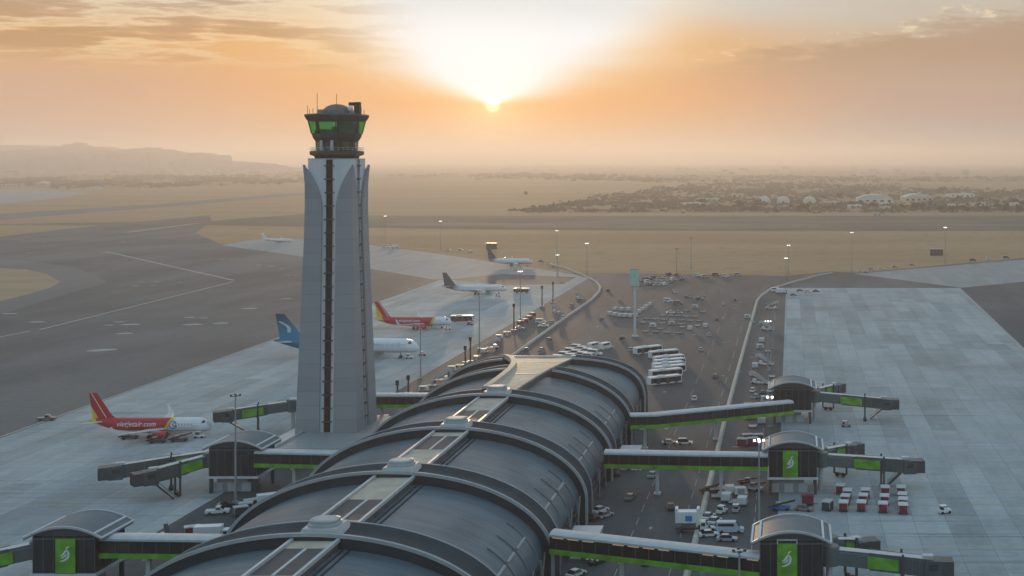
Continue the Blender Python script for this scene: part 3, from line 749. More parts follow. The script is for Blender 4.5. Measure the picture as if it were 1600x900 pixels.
# podium building the shaft rises from
pod = thing('podium_building', 'low flat roofed grey plinth building round the foot of the control tower', 'building', (TX, TY, 0), TR)
MB().box((6,-8,2.1),(25,46,4.2)).build('wall', M['grey'], pod)
mb = MB().box((.5,-4.5,3.78),(25.1,27.6,.2)); mb.build('roof', M['lightgrey'], pod)
mb = MB()
for c, d in (((6,-31.1,4.6),(25.6,.3,.5)),((18.6,-8,4.6),(.3,45.8,.5)),((-6.6,-8,4.6),(.3,45.8,.5))): mb.box(c, d)
mb.build('parapet', M['lightgrey'], pod)
for x, w_ in ((-2.0,5.2),(3.6,2.2),(8.4,3.4)): MB().box((x+4,-31.06,2.9),(w_,.12,1.0)).build('window', M['glass'], pod)
# ------------------------------------------------------------------ link bridges, pavilions, jet bridges
M['bridgeglass'] = mat('bridge_glass', (.018,.026,.032), .22, var=.25, scale=.3, spec=.4)
M['teal'] = mat('teal_grey_metal', (.10,.135,.14), .45, .1, var=.18, scale=.4)
M['tealdark'] = mat('teal_dark_metal', (.065,.09,.096), .5, .1, var=.18, scale=.4)
M['roofgrey'] = mat('pavilion_roof_metal', (.115,.15,.172), .62, 0, var=.14, scale=.3)
def link_bridge(pts, label, warm=False, z0=6.6, legs=(.33,.72)):
    """pts: world x,y,z of the roof line at the pier, bend, pavilion"""
    base = pts[0]; r = thing('link_bridge', label, 'bridge', (base[0], base[1], 0), 0, 'glazed link bridges between the pier and the boarding pavilions')
    P = [(p[0]-base[0], p[1]-base[1], p[2]) for p in pts]
    def seg(name, m, sec, parent=None, smooth=False):
        mb = MB(); rs = []
        for i, p in enumerate(P):
            a, b = P[max(0,i-1)], P[min(len(P)-1,i+1)]; dx, dy = b[0]-a[0], b[1]-a[1]; L = hypot(dx,dy); nx, ny = -dy/L, dx/L
            rs.append([(p[0]+nx*q, p[1]+ny*q, p[2]+h) for q, h in sec])
        mb.rings(rs); return mb.build(name, m, parent or r, smooth)
    rf = seg('roof', M['lightgrey'], [(-1.95,-.75),(1.95,-.75),(1.95,-.35),(1.4,-.08),(.6,.05),(-.6,.05),(-1.4,-.08),(-1.95,-.35)], None, True)
    seg('glazed_wall', M['bridgeglass'], [(-1.7,-3.2),(1.7,-3.2),(1.7,-.76),(-1.7,-.76)])
    for s_ in (-1, 1):
        seg('green_band', M['green'], [(s_*1.82-.1,-4.05),(s_*1.82+.1,-4.05),(s_*1.82+.1,-3.1),(s_*1.82-.1,-3.1)])
    seg('floor_slab', M['dark'], [(-1.7,-4.1),(1.7,-4.1),(1.7,-3.25),(-1.7,-3.25)])
    if warm:
        for i in range(14):
            if i in (3, 8, 9, 12): continue
            q0, q1 = i/14+.006, (i+1)/14-.012; pt = lambda t: tuple(lerp(P[min(int(t*2),1)][j], P[min(int(t*2),1)+1][j], t*2-min(int(t*2),1)) for j in range(3))
            a, b = pt(q0), pt(q1); MB().bar((a[0],a[1]-1.78,a[2]-.95),(b[0],b[1]-1.78,b[2]-.95),.08,.16).build('light_strip', M['warm_strip'], r)
    mb = MB()
    for a, b in zip(P, P[1:]):
        L = hypot(b[0]-a[0], b[1]-a[1]); n = int(L/2.4)
        for i in range(n):
            t = (i+.5)/n; x, y, z = (lerp(a[j], b[j], t) for j in range(3)); ang = atan2(b[1]-a[1], b[0]-a[0])
            for s_ in (-1,1): mb.box((x-s_*1.74*sin(ang), y+s_*1.74*cos(ang), z-1.95), (.12,.08,2.3), rz=ang)
    build_each(mb, 'mullion', M['tealdark'], r)
    tot = len(P)-1
    for t in legs:
        i = min(int(t*tot), tot-1); f = t*tot-i; x, y, z = (lerp(P[i][j], P[i+1][j], f) for j in range(3))
        mb = MB().box((x,y,(z-4.1)/2),(.8,.8,z-4.1)); mb.box((x,y,z-4.3),(1.0,3.2,.4)); mb.box((x,y,.25),(1.6,1.6,.5)); mb.build('support_column', M['lightgrey'], r)
    for d in (.30,.34,.38):
        x, y, z = (lerp(P[0][j], P[-1][j], d*.6) for j in range(3))
        if tot == 2: x, y, z = (lerp(P[0][j], P[1][j], min(1,d*1.2)) for j in range(3))
        ang = atan2(P[-1][1]-P[0][1], P[-1][0]-P[0][0])
        MB().box((x+1.72*sin(ang), y-1.72*cos(ang), z-4.15),(.5,.35,.3)).build('downlight', M['white'], r)
    return r
def emblem(mb_y):
    """white wing-like swash standing in the x,z plane at depth mb_y"""
    mb = MB()
    def stroke(P, W):
        rs = []
        for i, p in enumerate(P):
            a, b = P[max(0,i-1)], P[min(len(P)-1,i+1)]; dx, dz = b[0]-a[0], b[1]-a[1]; L = hypot(dx,dz) or 1; nx, nz = -dz/L*W[i]/2, dx/L*W[i]/2
            rs.append([(p[0]+nx, mb_y, p[1]+nz),(p[0]-nx, mb_y, p[1]-nz),(p[0]-nx, mb_y+.05, p[1]-nz),(p[0]+nx, mb_y+.05, p[1]+nz)])
        mb.rings(rs)
    # a leaning leaf-shaped wing with a flick above it and an open sweep below
    stroke([(-.78,-.12),(-.48,.02),(-.2,.30),(.02,.66),(.16,.80),(.40,.62),(.52,.25),(.46,-.15),(.22,-.48),(-.15,-.72),(-.55,-.84),(-.8,-.86)],
           [.06,.22,.30,.26,.22,.24,.30,.32,.30,.26,.20,.06])
    stroke([(-.66,-.34),(-.3,-.26),(.02,-.02),(.2,.26)], [.06,.2,.24,.08])
    stroke([(.12,1.02),(.34,1.28),(.66,1.36)], [.22,.2,.06])
    return mb
def pavilion(cx, cy, label, sign=True, west=False, bracket=False, rz=0.0):
    r = thing('boarding_pavilion', label, 'pavilion', (cx, cy, 0), rz, 'vault roofed boarding pavilions beside the pier')
    wx, wy = 11.6, 10.6
    MB().box((0,0,7.75),(wx,wy,7.1)).build('body', M['bridgeglass'], r)
    mb = MB()
    for s_ in (-1,1):
        for q in range(7): mb.box((-wx/2+wx*q/6, s_*(wy/2+.04), 7.75),(.14,.1,7.0))
        for q in range(7): mb.box((s_*(wx/2+.04), -wy/2+wy*q/6, 7.75),(.1,.14,7.0))
    for s_ in (-1,1): mb.box((0,s_*(wy/2+.05),10.75),(wx+.2,.12,.35))
    build_each(mb, 'mullion', M['tealdark'], r)
    MB().box((0,0,4.0),(wx+.9,wy+.9,.5)).build('canopy_edge', M['white_dull'], r)
    MB().box((-1.0,.4,1.85),(7.6,7.6,3.7)).build('ground_floor', M['grey'], r)
    for x in (-4.5,-1.0,2.5): MB().box((x,-3.5,1.2),(2.2,.15,2.2)).build('roller_door', M['lightgrey'], r)
    for x in (-5.5, 5.5):
        for y in (-5, 5): MB().box((x,y,1.9),(.7,.7,3.8)).build('column', M['dark'], r)
    # barrel roof, axis along the pier
    a, rise, ln, th = 7.4, 2.1, 11.6, .45
    arc = [(-a+2*a*i/20, 11.0+rise*(1-((-a+2*a*i/20)/a)**2)) for i in range(21)]
    ring = lambda y, o: [(x, y, z+o) for x, z in arc] + [(x, y, z-th+o) for x, z in reversed(arc)]
    rf = MB().rings([ring(-ln/2,0), ring(ln/2,0)]).build('roof', M['roofgrey'], r, True)
    mb = MB()
    for y in (-ln/2, ln/2):
        mb.rings([[(x,y-.15,z-.2),(x,y+.15,z-.2),(x,y+.15,z+.2),(x,y-.15,z+.2)] for x, z in arc])
    build_each(mb, 'roof_trim', M['lightgrey'], rf)
    for i in (0, 2, 18, 20):
        x, z = arc[i]; MB().box((x,0,z+.12),(.4,ln,.3)).build('roof_rail', M['white_dull'], rf)
    seg = [p for p in arc if abs(p[0]) <= 5.9]     # gable infill under each end of the vault
    for y in (-wy/2+.1, wy/2-.1):
        MB().rings([[(x,y-.1,z-.46) for x, z in seg]+[(5.7,y-.1,11.2),(-5.7,y-.1,11.2)], [(x,y+.1,z-.46) for x, z in seg]+[(5.7,y+.1,11.2),(-5.7,y+.1,11.2)]]).build('gable', M['dark'], r)
    if sign:
        sx = sign if not isinstance(sign, bool) else 0.0
        MB().box((sx,-wy/2-.2,7.6),(3.7,.22,6.4)).build('sign_panel', M['green'], r)
        em = emblem(0); em.v = [(x*1.25+sx, y-wy/2-.36, z*1.25+7.7) for x, y, z in em.v]; em.build('emblem', M['white'], r)
        if bracket:
            mb = MB().box((sx,-wy/2-.2,11.5),(3.9,.3,.25)); mb.box((sx-1.8,-wy/2-.2,11.2),(.25,.3,.9)); mb.box((sx+1.8,-wy/2-.2,11.2),(.25,.3,.9)); mb.build('sign_bracket', M['lightgrey'], r)
    return r
def jet_bridge(p0, p1, z0, z1, label, green=(.34,.62), leg=.66, cab_turn=0.0, stair=1, rot=True):
    """p0 rotunda, p1 cab (world x,y); z0,z1 floor heights"""
    dx, dy = p1[0]-p0[0], p1[1]-p0[1]; L = hypot(dx,dy); a = atan2(dy,dx)
    r = thing('jet_bridge', label, 'jet bridge', (p0[0],p0[1],0), a, 'telescopic jet bridges on the aprons')
    zf = lambda x: lerp(z0, z1, x/L)
    def tun(x0, x1, w, h, name, m, dz=0):
        mb = MB(); rs = []
        for x in (x0, x1): z = zf(x)+dz; rs.append([(x,-w/2,z),(x,w/2,z),(x,w/2,z+h-.25),(x,w/2-.3,z+h),(x,-w/2+.3,z+h),(x,-w/2,z+h-.25)])
        return mb.rings(rs).build(name, m, r)
    if rot:
        MB().lathe([(1.9,z0-.3),(1.9,z0+3.0),(1.6,z0+3.3)], n=16).build('rotunda', M['teal'], r, True)
        MB().lathe([(.6,0),(.5,z0-.3)], n=12).build('pedestal', M['lightgrey'], r, True)
    t1 = tun(1.2, L*.52, 2.5, 2.7, 'inner_tunnel', M['teal'])
    t2 = tun(L*.36, L-2.6, 3.0, 3.1, 'outer_tunnel', M['tealdark'], -.15)
    mb = MB()
    for x in [L*.36+.2+i*1.3 for i in range(int((L*.64-2.8)/1.3)+1)]:
        for s_ in (-1,1): mb.box((x, s_*1.52, zf(x)+1.3),(.12,.1,2.7))
    for s_ in (-1,1):
        mb.bar((L*.36,s_*1.3,zf(L*.36)+3.0),(L-2.6,s_*1.3,zf(L-2.6)+3.0),.16)
    mb.build('tunnel_rib', M['teal'], t2)
    mb = MB(); mb.bar((1.0,0,zf(1)+2.85),(L-2.6,0,zf(L-2.6)+3.05),2.1,.12); mb.build('tunnel_roof', M['lightgrey'], t1)
    for s_ in (-1,1):
        xa, xb = L*green[0], L*green[1]
        w = 1.56
        mb = MB(); mb.rings([[(x,s_*w-.03,zf(x)+.25),(x,s_*w+.03,zf(x)+.25),(x,s_*w+.03,zf(x)+2.45),(x,s_*w-.03,zf(x)+2.45)] for x in (xa,xb)]); gp = mb.build('green_panel', M['green'], r)
    # cab
    z = z1
    cb = MB(); cb.box((L-1.3,0,z+1.45),(3.2,3.5,3.3)); cab_ = cb.build('cab', M['tealdark'], r)
    ct = cab_turn
    mb = MB().box((1.7*cos(ct),1.7*sin(ct),1.5),(2.4,3.4,3.0),rz=ct); mb.xf((L-.4,0,z)); mb.build('cab_hood', M['dark'], cab_)
    mb = MB().box((2.95*cos(ct),2.95*sin(ct),1.5),(.12,2.4,2.5),rz=ct); mb.xf((L-.4,0,z)); mb.build('cab_opening', M['black'], cab_)
    for q in (-.9,.9): mb = MB().box((L-1.3, q*1.98, z+1.9),(1.6,.06,1.0)).build('cab_window', M['glass'], cab_)
    MB().box((L-2.2,.2,z+3.45),(2.0,1.6,.7)).build('roof_unit', M['lightgrey'], cab_)
    # drive column
    x = L*leg; zt = zf(x)+3.6
    lc = MB()
    for s_ in (-1,1): lc.box((x,s_*1.85,zt/2+.4),(.42,.36,zt-.8))
    lc.box((x,0,zf(x)-.35),(.6,4.0,.4)); lc.box((x,0,.75),(.7,3.2,.5)); lcol = lc.build('lift_column', M['dark'], r)
    for s_ in (-1,1): MB().tube((x,s_*.9-.3,.55),(x,s_*.9+.3,.55),.55,n=14).build('wheel', M['black'], lcol, True)
    if stair:
        s_ = stair
        mb = MB(); x0, x1 = L-2.2, L*leg+1.8
        for q in (-.5,.5): mb.bar((x0,s_*2.4+q,z-.1),(x1,s_*2.4+q,.15),.14,.34)
        for i in range(14): t = i/13; mb.box((lerp(x0,x1,t),s_*2.4,lerp(z-.1,.2,t)),(.28,1.0,.05))
        for q in (-.5,.5): mb.bar((x0,s_*2.4+q,z+.9),(x1,s_*2.4+q,1.15),.07)
        mb.box((L-2.0,s_*2.3,z-.05),(1.4,1.4,.1)); mb.build('service_stair', M['dark'], r)
    return r
link_bridge([(-45.5,362,10.4), (-39.0,363.5,10.2), (0,390,8.9)], 'farthest east link bridge with a kink, climbing away to the small distant pavilion')
link_bridge([(-45.5,314,10.9), (-26,314,10.5), (-5.5,314,10.2)], 'middle east link bridge running level to the pavilion with a whole green sign')
link_bridge([(-45.5,245,11.2), (-25,241.5,10.0), (-5.5,238.5,8.8)], 'nearest east link bridge with a warm lit strip under its pale roof', warm=True)
link_bridge([(-108,314,10.6), (-131.5,316,10.6)], 'west link bridge just in front of the control tower podium', legs=(.6,))
link_bridge([(-108,243,10.7), (-131.5,244,10.7)], 'west link bridge nearest the camera beside the green signed pavilion', legs=(.6,), warm=False)
link_bridge([(-108,391,10.7), (-136,391,10.7), (-152,389,9.6)], 'west link bridge passing close behind the control tower shaft', legs=(.3,.92))
pavilion(.6, 403, 'smallest and farthest east pavilion, its front hidden by the link bridge', sign=False)
pavilion(.6, 319, 'middle east pavilion with green emblem sign and white canopy over baggage carts', sign=-.6)
pavilion(.2, 243, 'nearest east pavilion with a bracketed green emblem sign cut by the frame', sign=-.8, bracket=True)
pavilion(-137, 320, 'west pavilion in front of the tower with a light mast before it', sign=False)
pavilion(-136.6, 246, 'west pavilion at the lower left corner with green emblem sign', sign=.4)
J = jet_bridge
J((7.6,403), G2(1392,632,5.2), 6.2, 3.9, 'farthest east jet bridge, the longer of its pair, reaching right with green panel')
J((7.6,408), G2(1308,606,6), 6.2, 4.3, 'short stubby jet bridge behind the farthest east pavilion', leg=.6, stair=0, cab_turn=-.3)
J((7.6,318), G2(1428,729,5.2), 6.2, 3.9, 'middle east jet bridge stretching over the row of red baggage carts')
J((7.6,323), G2(1333,701,6), 6.2, 4.3, 'short jet bridge turned away behind the middle east pavilion', leg=.6, stair=0, cab_turn=-.3)
J((7.4,241), G2(1468,888,5.2), 6.2, 3.9, 'nearest east jet bridge cut by the bottom edge of the photo')
J((7.4,247), G2(1352,853,6), 6.2, 4.3, 'short jet bridge turned away behind the nearest east pavilion', leg=.6, stair=0, cab_turn=-.3)
J((-151,388.5), G2(348,652,5.2), 6.2, 4.1, 'jet bridge from behind the control tower docked at the red and white airliner', cab_turn=.2, leg=.5, green=(.42,.72))
J((-144,318), G2(224,751,5.0), 6.2, 4.1, 'nearer of the two jet bridges crossing left of the pavilion, with bright green panel', green=(.16,.48), leg=.5)
J((-144,323), G2(172,738,5.6), 6.2, 4.1, 'farther of the two crossed jet bridges, its cab leftmost', green=(.30,.42), stair=0, leg=.45)
J((-143.5,245), G2(-75,888,5.6), 6.2, 4.1, 'jet bridge leaving the photo at the lower left corner', green=(.30,.62))
# ------------------------------------------------------------------ airliners (local +x = nose, origin under the nose)
def livery(name, fn):
    m, nt, b = newmat(name, .3, .5)
    sx = N(nt, 'ShaderNodeSeparateXYZ'); nt.links.new(objco(nt), sx.inputs[0])
    c = fn(nt, sx.outputs[0], sx.outputs[1], sx.outputs[2])
    b2 = noise(nt, objco(nt), .5, 4); v = N(nt, 'ShaderNodeVectorMath', operation='SCALE')
    k = N(nt, 'ShaderNodeMapRange'); k.inputs[3].default_value = .9; k.inputs[4].default_value = 1.06; nt.links.new(b2, k.inputs[0])
    nt.links.new(c, v.inputs[0]); nt.links.new(k.outputs[0], v.inputs['Scale']); nt.links.new(v.outputs[0], b.inputs['Base Color'])
    return m
RED, YEL, WHT = (.50,.018,.035), (.75,.50,.03), (.80,.81,.82)
def gt(nt, a, b): return math_(nt, 'GREATER_THAN', a, b)
def windows(nt, c, x, y, z, z0, pitch=.9):
    f = math_(nt, 'FRACT', math_(nt, 'MULTIPLY', x, 1/pitch))
    a = math_(nt, 'MULTIPLY', math_(nt, 'LESS_THAN', f, .32), math_(nt, 'LESS_THAN', math_(nt, 'ABSOLUTE', math_(nt, 'SUBTRACT', z, z0)), .2))
    a = math_(nt, 'MULTIPLY', a, math_(nt, 'MULTIPLY', math_(nt, 'LESS_THAN', x, -4.5), math_(nt, 'GREATER_THAN', math_(nt, 'ABSOLUTE', y), .9)))
    return mixc(nt, math_(nt, 'MULTIPLY', a, .8), c, (.05,.06,.075))
def liv_red(x_nose):
    def fn(nt, x, y, z):
        s_ = math_(nt, 'ADD', x, math_(nt, 'MULTIPLY', z, -.55))
        c = mixc(nt, gt(nt, s_, x_nose), RED, WHT)
        st = math_(nt, 'MULTIPLY', gt(nt, s_, x_nose-1.2), math_(nt, 'LESS_THAN', s_, x_nose))
        c = mixc(nt, st, c, YEL)
        tail = math_(nt, 'MULTIPLY', math_(nt, 'LESS_THAN', math_(nt, 'ADD', x, math_(nt, 'MULTIPLY', z, .9)), -29.2), 1.0)
        c = mixc(nt, tail, c, YEL)
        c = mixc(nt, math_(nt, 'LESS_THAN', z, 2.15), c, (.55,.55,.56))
        return windows(nt, c, x, y, z, 3.95)
    return fn
def liv_grey(x0):
    def fn(nt, x, y, z):
        t = sstep(nt, math_(nt, 'MULTIPLY', math_(nt, 'ADD', x, math_(nt, 'MULTIPLY', z, -.8)), -1.0), -x0, -x0+7)
        c = mixc(nt, t, WHT, (.10,.105,.125))
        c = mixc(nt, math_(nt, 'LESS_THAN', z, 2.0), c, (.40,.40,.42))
        return windows(nt, c, x, y, z, 3.95)
    return fn
def liv_blue(nt, x, y, z):
    c = mixc(nt, sstep(nt, math_(nt, 'ADD', math_(nt, 'MULTIPLY', x, -1.0), math_(nt, 'MULTIPLY', z, .6)), 48.5, 50.5), WHT, (.008,.17,.29))
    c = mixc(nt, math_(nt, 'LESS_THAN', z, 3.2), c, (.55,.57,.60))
    return windows(nt, c, x, y, z, 6.0, 1.1)
def liv_white(nt, x, y, z): return windows(nt, mixc(nt, 0.0, WHT, WHT), x, y, z, 3.2)
M['livA'] = livery('red_white_livery', liv_red(-13.5)); M['livB'] = livery('red_yellow_livery', liv_red(-10.5))
M['livD'] = livery('white_grey_livery', liv_grey(-30.5)); M['livC'] = livery('white_blue_livery', liv_blue); M['livF'] = livery('white_livery', liv_white)
def fin_mat(name, fn): return livery(name, fn)
def fin_red(nt, x, y, z):
    s_ = math_(nt, 'ADD', x, math_(nt, 'MULTIPLY', z, .62))
    c = mixc(nt, gt(nt, s_, -29.9), YEL, RED)
    l = math_(nt, 'MULTIPLY', gt(nt, s_, -27.6), math_(nt, 'LESS_THAN', s_, -27.3)); return mixc(nt, l, c, (.8,.72,.68))
M['finR'] = fin_mat('red_yellow_fin', fin_red)
M['finD'] = mat('dark_grey_fin', (.085,.09,.11), .4)
def fin_blue(nt, x, y, z):
    n = noise(nt, objco(nt, (.16,.16,.10)), 1.0, 3)
    c = mixc(nt, sstep(nt, z, 9, 19), (.006,.235,.36), (.008,.07,.13))
    a = math_(nt, 'ABSOLUTE', math_(nt, 'SUBTRACT', math_(nt, 'ADD', x, math_(nt, 'MULTIPLY', z, .95)), math_(nt, 'ADD', -43.6, math_(nt, 'MULTIPLY', math_(nt, 'SINE', math_(nt, 'MULTIPLY', z, 1.1)), .9))))
    return mixc(nt, math_(nt, 'MULTIPLY', math_(nt, 'LESS_THAN', a, .75), math_(nt, 'MULTIPLY', gt(nt, z, 10.5), math_(nt, 'LESS_THAN', z, 15))), c, (.55,.62,.64))
M['finC'] = fin_mat('blue_fin', fin_blue)
M['wing'] = mat('wing_grey', (.52,.53,.55), .35, var=.08)
M['wingw'] = mat('winglet_white', (.8,.8,.81), .35, var=.05)
M['nacred'] = mat('red_nacelle', (.55,.03,.03), .25, var=.1)
M['nacwhite'] = mat('white_nacelle', (.66,.66,.68), .3, var=.1)
M['fan'] = mat('engine_fan', (.03,.03,.035), .4, .5)
M['letterw'] = mat('white_lettering', (.8,.78,.77), .5, var=.05); M['letterb'] = mat('pale_blue_lettering', (.38,.52,.68), .5, var=.05)
M['logoblue'] = mat('blue_logo', (.04,.25,.55), .5, var=.05)
def foil(mb, secs):
    """secs: (leading edge x, y, z, chord, thickness)"""
    prof = ((0,0),(.08,.42),(.3,.5),(.65,.3),(1,.02),(.65,-.2),(.3,-.36),(.08,-.3))
    mb.rings([[(x-c*u, y, z+t*v) for u, v in prof] for x, y, z, c, t in secs])
def text_mesh(body, size, font_shear=.25):
    cu = bpy.data.curves.new('lettering', 'FONT'); cu.body = body; cu.size = size; cu.shear = font_shear; cu.offset = .02; cu.resolution_u = 2
    o = bpy.data.objects.new('lettering', cu); COL.objects.link(o)
    dg = bpy.context.evaluated_depsgraph_get(); dg.update()
    me = bpy.data.meshes.new_from_object(o.evaluated_get(dg)); bpy.data.objects.remove(o)
    vs = [tuple(v.co) for v in me.vertices]; fs = [tuple(p.vertices) for p in me.polygons]
    bpy.data.meshes.remove(me); return vs, fs
def side_text(body, size, x0, zc, z_axis, rad, m, parent, name='lettering', shear=.25):
    vs, fs = text_mesh(body, size, shear); mb = MB(); out = []
    for x, y, _ in vs:
        z = zc + y; dz = max(-rad*.98, min(rad*.98, z - z_axis)); out.append((x0+x, -(sqrt(rad*rad-dz*dz)+.03), z))
    mb.add(out, fs); return mb.build(name, m, parent, fix=False)
def airliner(nm, label, loc, rz, L, R, zc, span, liv, fin, nac, fin_h, winglet=True, group=None, sharklet=None, tail_up=1.0, gear=True, eng_y=None, ttail=False):
    k = L/37.6
    r = thing(nm, label, 'airliner', (loc[0],loc[1],0), rz, group)
    prof = [(0,.03,-.45),(.35,.38,-.38),(1.0,.68,-.26),(2.0,.9,-.12),(3.4,.985,-.02),(5.0,1,0),(15,1,0),(24.5,1,0),(28,.93,.10),(31,.76,.26),(34,.52,.44),(36.3,.28,.6),(37.6,.06,.68)]
    mb = MB(); n = 20
    mb.rings([[(-x*k, R*q*cos(2*pi*i/n), zc+R*dz+R*q*1.03*sin(2*pi*i/n)) for i in range(n)] for x, q, dz in prof])
    body = mb.build('fuselage', liv, r, True)
    mb = MB()
    for s_ in (-1,1):
        mb.add([(-1.55*k,s_*R*.55,zc+R*.38),(-2.0*k,s_*R*.80,zc+R*.30),(-2.55*k,s_*R*.86,zc+R*.42),(-2.15*k,s_*R*.55,zc+R*.68)], [(0,1,2,3)])
        mb.add([(-1.55*k,s_*R*.55,zc+R*.38),(-1.4*k,0,zc+R*.42),(-2.0*k,0,zc+R*.75),(-2.15*k,s_*R*.55,zc+R*.68)], [(0,1,2,3)])
    mb.v = [(x+.06, y*1.05, z+.05) for x, y, z in mb.v]; mb.build('cockpit_window', M['glass'], body, fix=False)
    mb = MB(); mb.rings([[(-x*k, R*.62*q*cos(2*pi*i/12), zc-R*.82+R*.45*q*sin(2*pi*i/12)) for i in range(12)] for x, q in ((11,.1),(12.5,.9),(15,1.1),(19,1.1),(21.5,.8),(23,.1))]); mb.build('wing_fairing', M['wing'], body, True)
    hs = span/2
    zw = zc - R*.55
    for s_ in (-1,1):
        mb = MB(); foil(mb, [(-12.2*k,s_*R*.6,zw,6.6*k,.9*k),(-14.9*k,s_*hs*.36,zw+.45,4.1*k,.55*k),(-19.3*k,s_*hs*.97,zw+1.5,1.6*k,.2*k)])
        wg = mb.build('wing', M['wing'], r, True)
        if winglet:
            mb = MB(); foil(mb, [(-19.3*k,s_*hs*.97,zw+1.5,1.6*k,.2*k),(-20.3*k,s_*hs*1.0,zw+2.3,1.2*k,.16*k),(-21.2*k,s_*hs*1.02,zw+4.0*min(k,1.1),.6*k,.1*k)]); mb.build('winglet', M['wingw'], wg, True)
        mb = MB()
        for f in (.3,.55,.75): mb.rings([[(x, s_*hs*f+rr*cos(2*pi*i/6), zw-.15+f*1.2+rr*sin(2*pi*i/6)) for i in range(6)] for x, rr in ((-15.5*k-f*4*k,.05),(-17*k-f*4*k,.24*k),(-19*k-f*3.2*k,.05))])
        mb.build('flap_fairing', M['wing'], wg)
        ey = s_*(eng_y or 5.75*k)
        if not ttail:
            ex, ez, er = -10.9*k, zw-.95*k, 1.12*k
        else:
            ex, ez, er = -26.5*k, zc+R*.5, .95*k; ey = s_*R*1.65
        mb = MB(); n2 = 18
        mb.rings([[(ex-x*k, ey+er*q*cos(2*pi*i/n2), ez+er*q*sin(2*pi*i/n2)) for i in range(n2)] for x, q in ((.35,.80),(0,.92),(.12,1.0),(1.2,1.06),(2.6,1.0),(3.6,.78),(3.6,.6),(4.6,.3))], caps=True)
        en = mb.build('engine', nac, r, True)
        MB().tube((ex-.3*k,ey,ez),(ex-.32*k,ey,ez),er*.86,n=18).build('engine_fan', M['fan'], en)
        if not ttail: mb = MB().slab([(ex-1*k,ez+er*.9),(ex-4.5*k,ez+er*.7),(ex-6*k,zw+.2),(ex-3*k,zw+.35)], ey-.2*k, ey+.2*k); mb.build('pylon', M['wing'], en)
        zt = zc+R*.45 if not ttail else zc+R+fin_h*.92
        xo = 0 if not ttail else -2.4*k
        mb = MB(); foil(mb, [(-32.0*k+xo,s_*R*.25,zt,4.0*k,.45*k),(-35.4*k+xo,s_*6.1*k,zt+.65*k,1.5*k,.15*k)]); mb.build('tailplane', M['wingw'], r, True)
    zf = zc+R*.75
    mb = MB(); fp = ((0,0),(.1,.3),(.4,.5),(1,.03),(.4,-.5),(.1,-.3))
    mb.rings([[(x-c*u, t*v, z) for u, v in fp] for x, z, c, t in ((-27.2*k,zf-.1*R,8.8*k,.3*k),(-29.0*k,zf+.22*R,7.2*k,.5*k),(-30.2*k,zf+fin_h*.16,6.0*k,.5*k),(-34.9*k,zf+fin_h,2.3*k,.22*k))])
    mb.build('tail_fin', fin, r, True)
    for gx, gy, wr in ((-4.8*k,0,.38*k),(-17.4*k,3.6*k*.95,.58*k),(-17.4*k,-3.6*k*.95,.58*k)):
        mb = MB(); mb.tube((gx,gy,wr),(gx,gy*.9,zc-R*.7),.14*k); g_ = mb.build('landing_gear', M['grey'], r)
        for q in (-.32*k,.32*k): MB().tube((gx,gy+q-.16*k,wr),(gx,gy+q+.16*k,wr),wr,n=14).build('wheel', M['black'], g_, True)
    if group is None: pass
    return r, body
PG = 'airliners parked on the west aprons'
HD = 0.0
A_, Ab = airliner('airliner', 'red, yellow and white airliner docked at the jet bridge left of the control tower', G2(331,663,3.5), HD+radians(1), 36.5, 2.0, 3.55, 34, M['livA'], M['finR'], M['nacred'], 8.0, group=PG)
side_text('vietjetair.com', 2.1, -27.2, 3.35, 3.55, 2.02, M['letterw'], Ab)
mb = MB()
for k_ in range(28):
    t = 2*pi*k_/28; rr_ = 1.0+.14*sin(3*t)
for (cx_, cz_, r_, w_) in ((-10.6,3.75,1.05,.32),(-10.1,3.9,.5,.3)):
    ra_ = []
    for i in range(25):
        t = 2*pi*i/24*.92+.4; pts_ = []
        for rr_ in (r_-w_/2, r_+w_/2):
            x_, z_ = cx_+rr_*cos(t), cz_+rr_*sin(t); pts_.append((x_, -(sqrt(max(.1,2.02**2-(z_-3.55)**2))+.03), z_))
        ra_.append(pts_)
    mb.rings(ra_, caps=False, closed=False)
mb.v += []; mb.build('logo', M['logoblue'], Ab, fix=False)
B_, Bb = airliner('airliner', 'red and yellow airliner with white nose on the stand right of the tower shaft', G2(706,502,3.5), HD, 38.0, 2.0, 3.55, 34, M['livB'], M['finR'], M['nacred'], 8.0, group=PG)
side_text('vietjetair.com', 1.9, -25.5, 3.4, 3.55, 2.02, M['letterw'], Bb)
C_, Cb = airliner('airliner', 'large white widebody airliner with blue tail, passing behind the control tower', G2(655,541,5.0), HD-radians(2), 61.0, 2.85, 5.3, 58, M['livC'], M['finC'], M['nacwhite'], 10.8, group=PG)
side_text('OMAN AIR', 2.6, -19.5, 5.0, 5.3, 2.9, M['letterb'], Cb, shear=0)
airliner('airliner', 'white airliner with dark grey tail, nearer of the two beyond the red one', G2(792,450,3.5), HD, 40, 1.95, 3.5, 35, M['livD'], M['finD'], M['nacwhite'], 8.0, group=PG)
airliner('airliner', 'white airliner with dark tail on the farthest stand by the sandy edge', G2(833,408,3.5), HD, 36, 1.95, 3.5, 34, M['livD'], M['finD'], M['nacwhite'], 8.0, group=PG)
airliner('business_jet', 'small all white jet alone on the distant apron left of the tower', G2(459,375,3), HD, 32, 1.5, 2.9, 28, M['livF'], M['wingw'], M['nacwhite'], 4.6, group=PG, ttail=True)
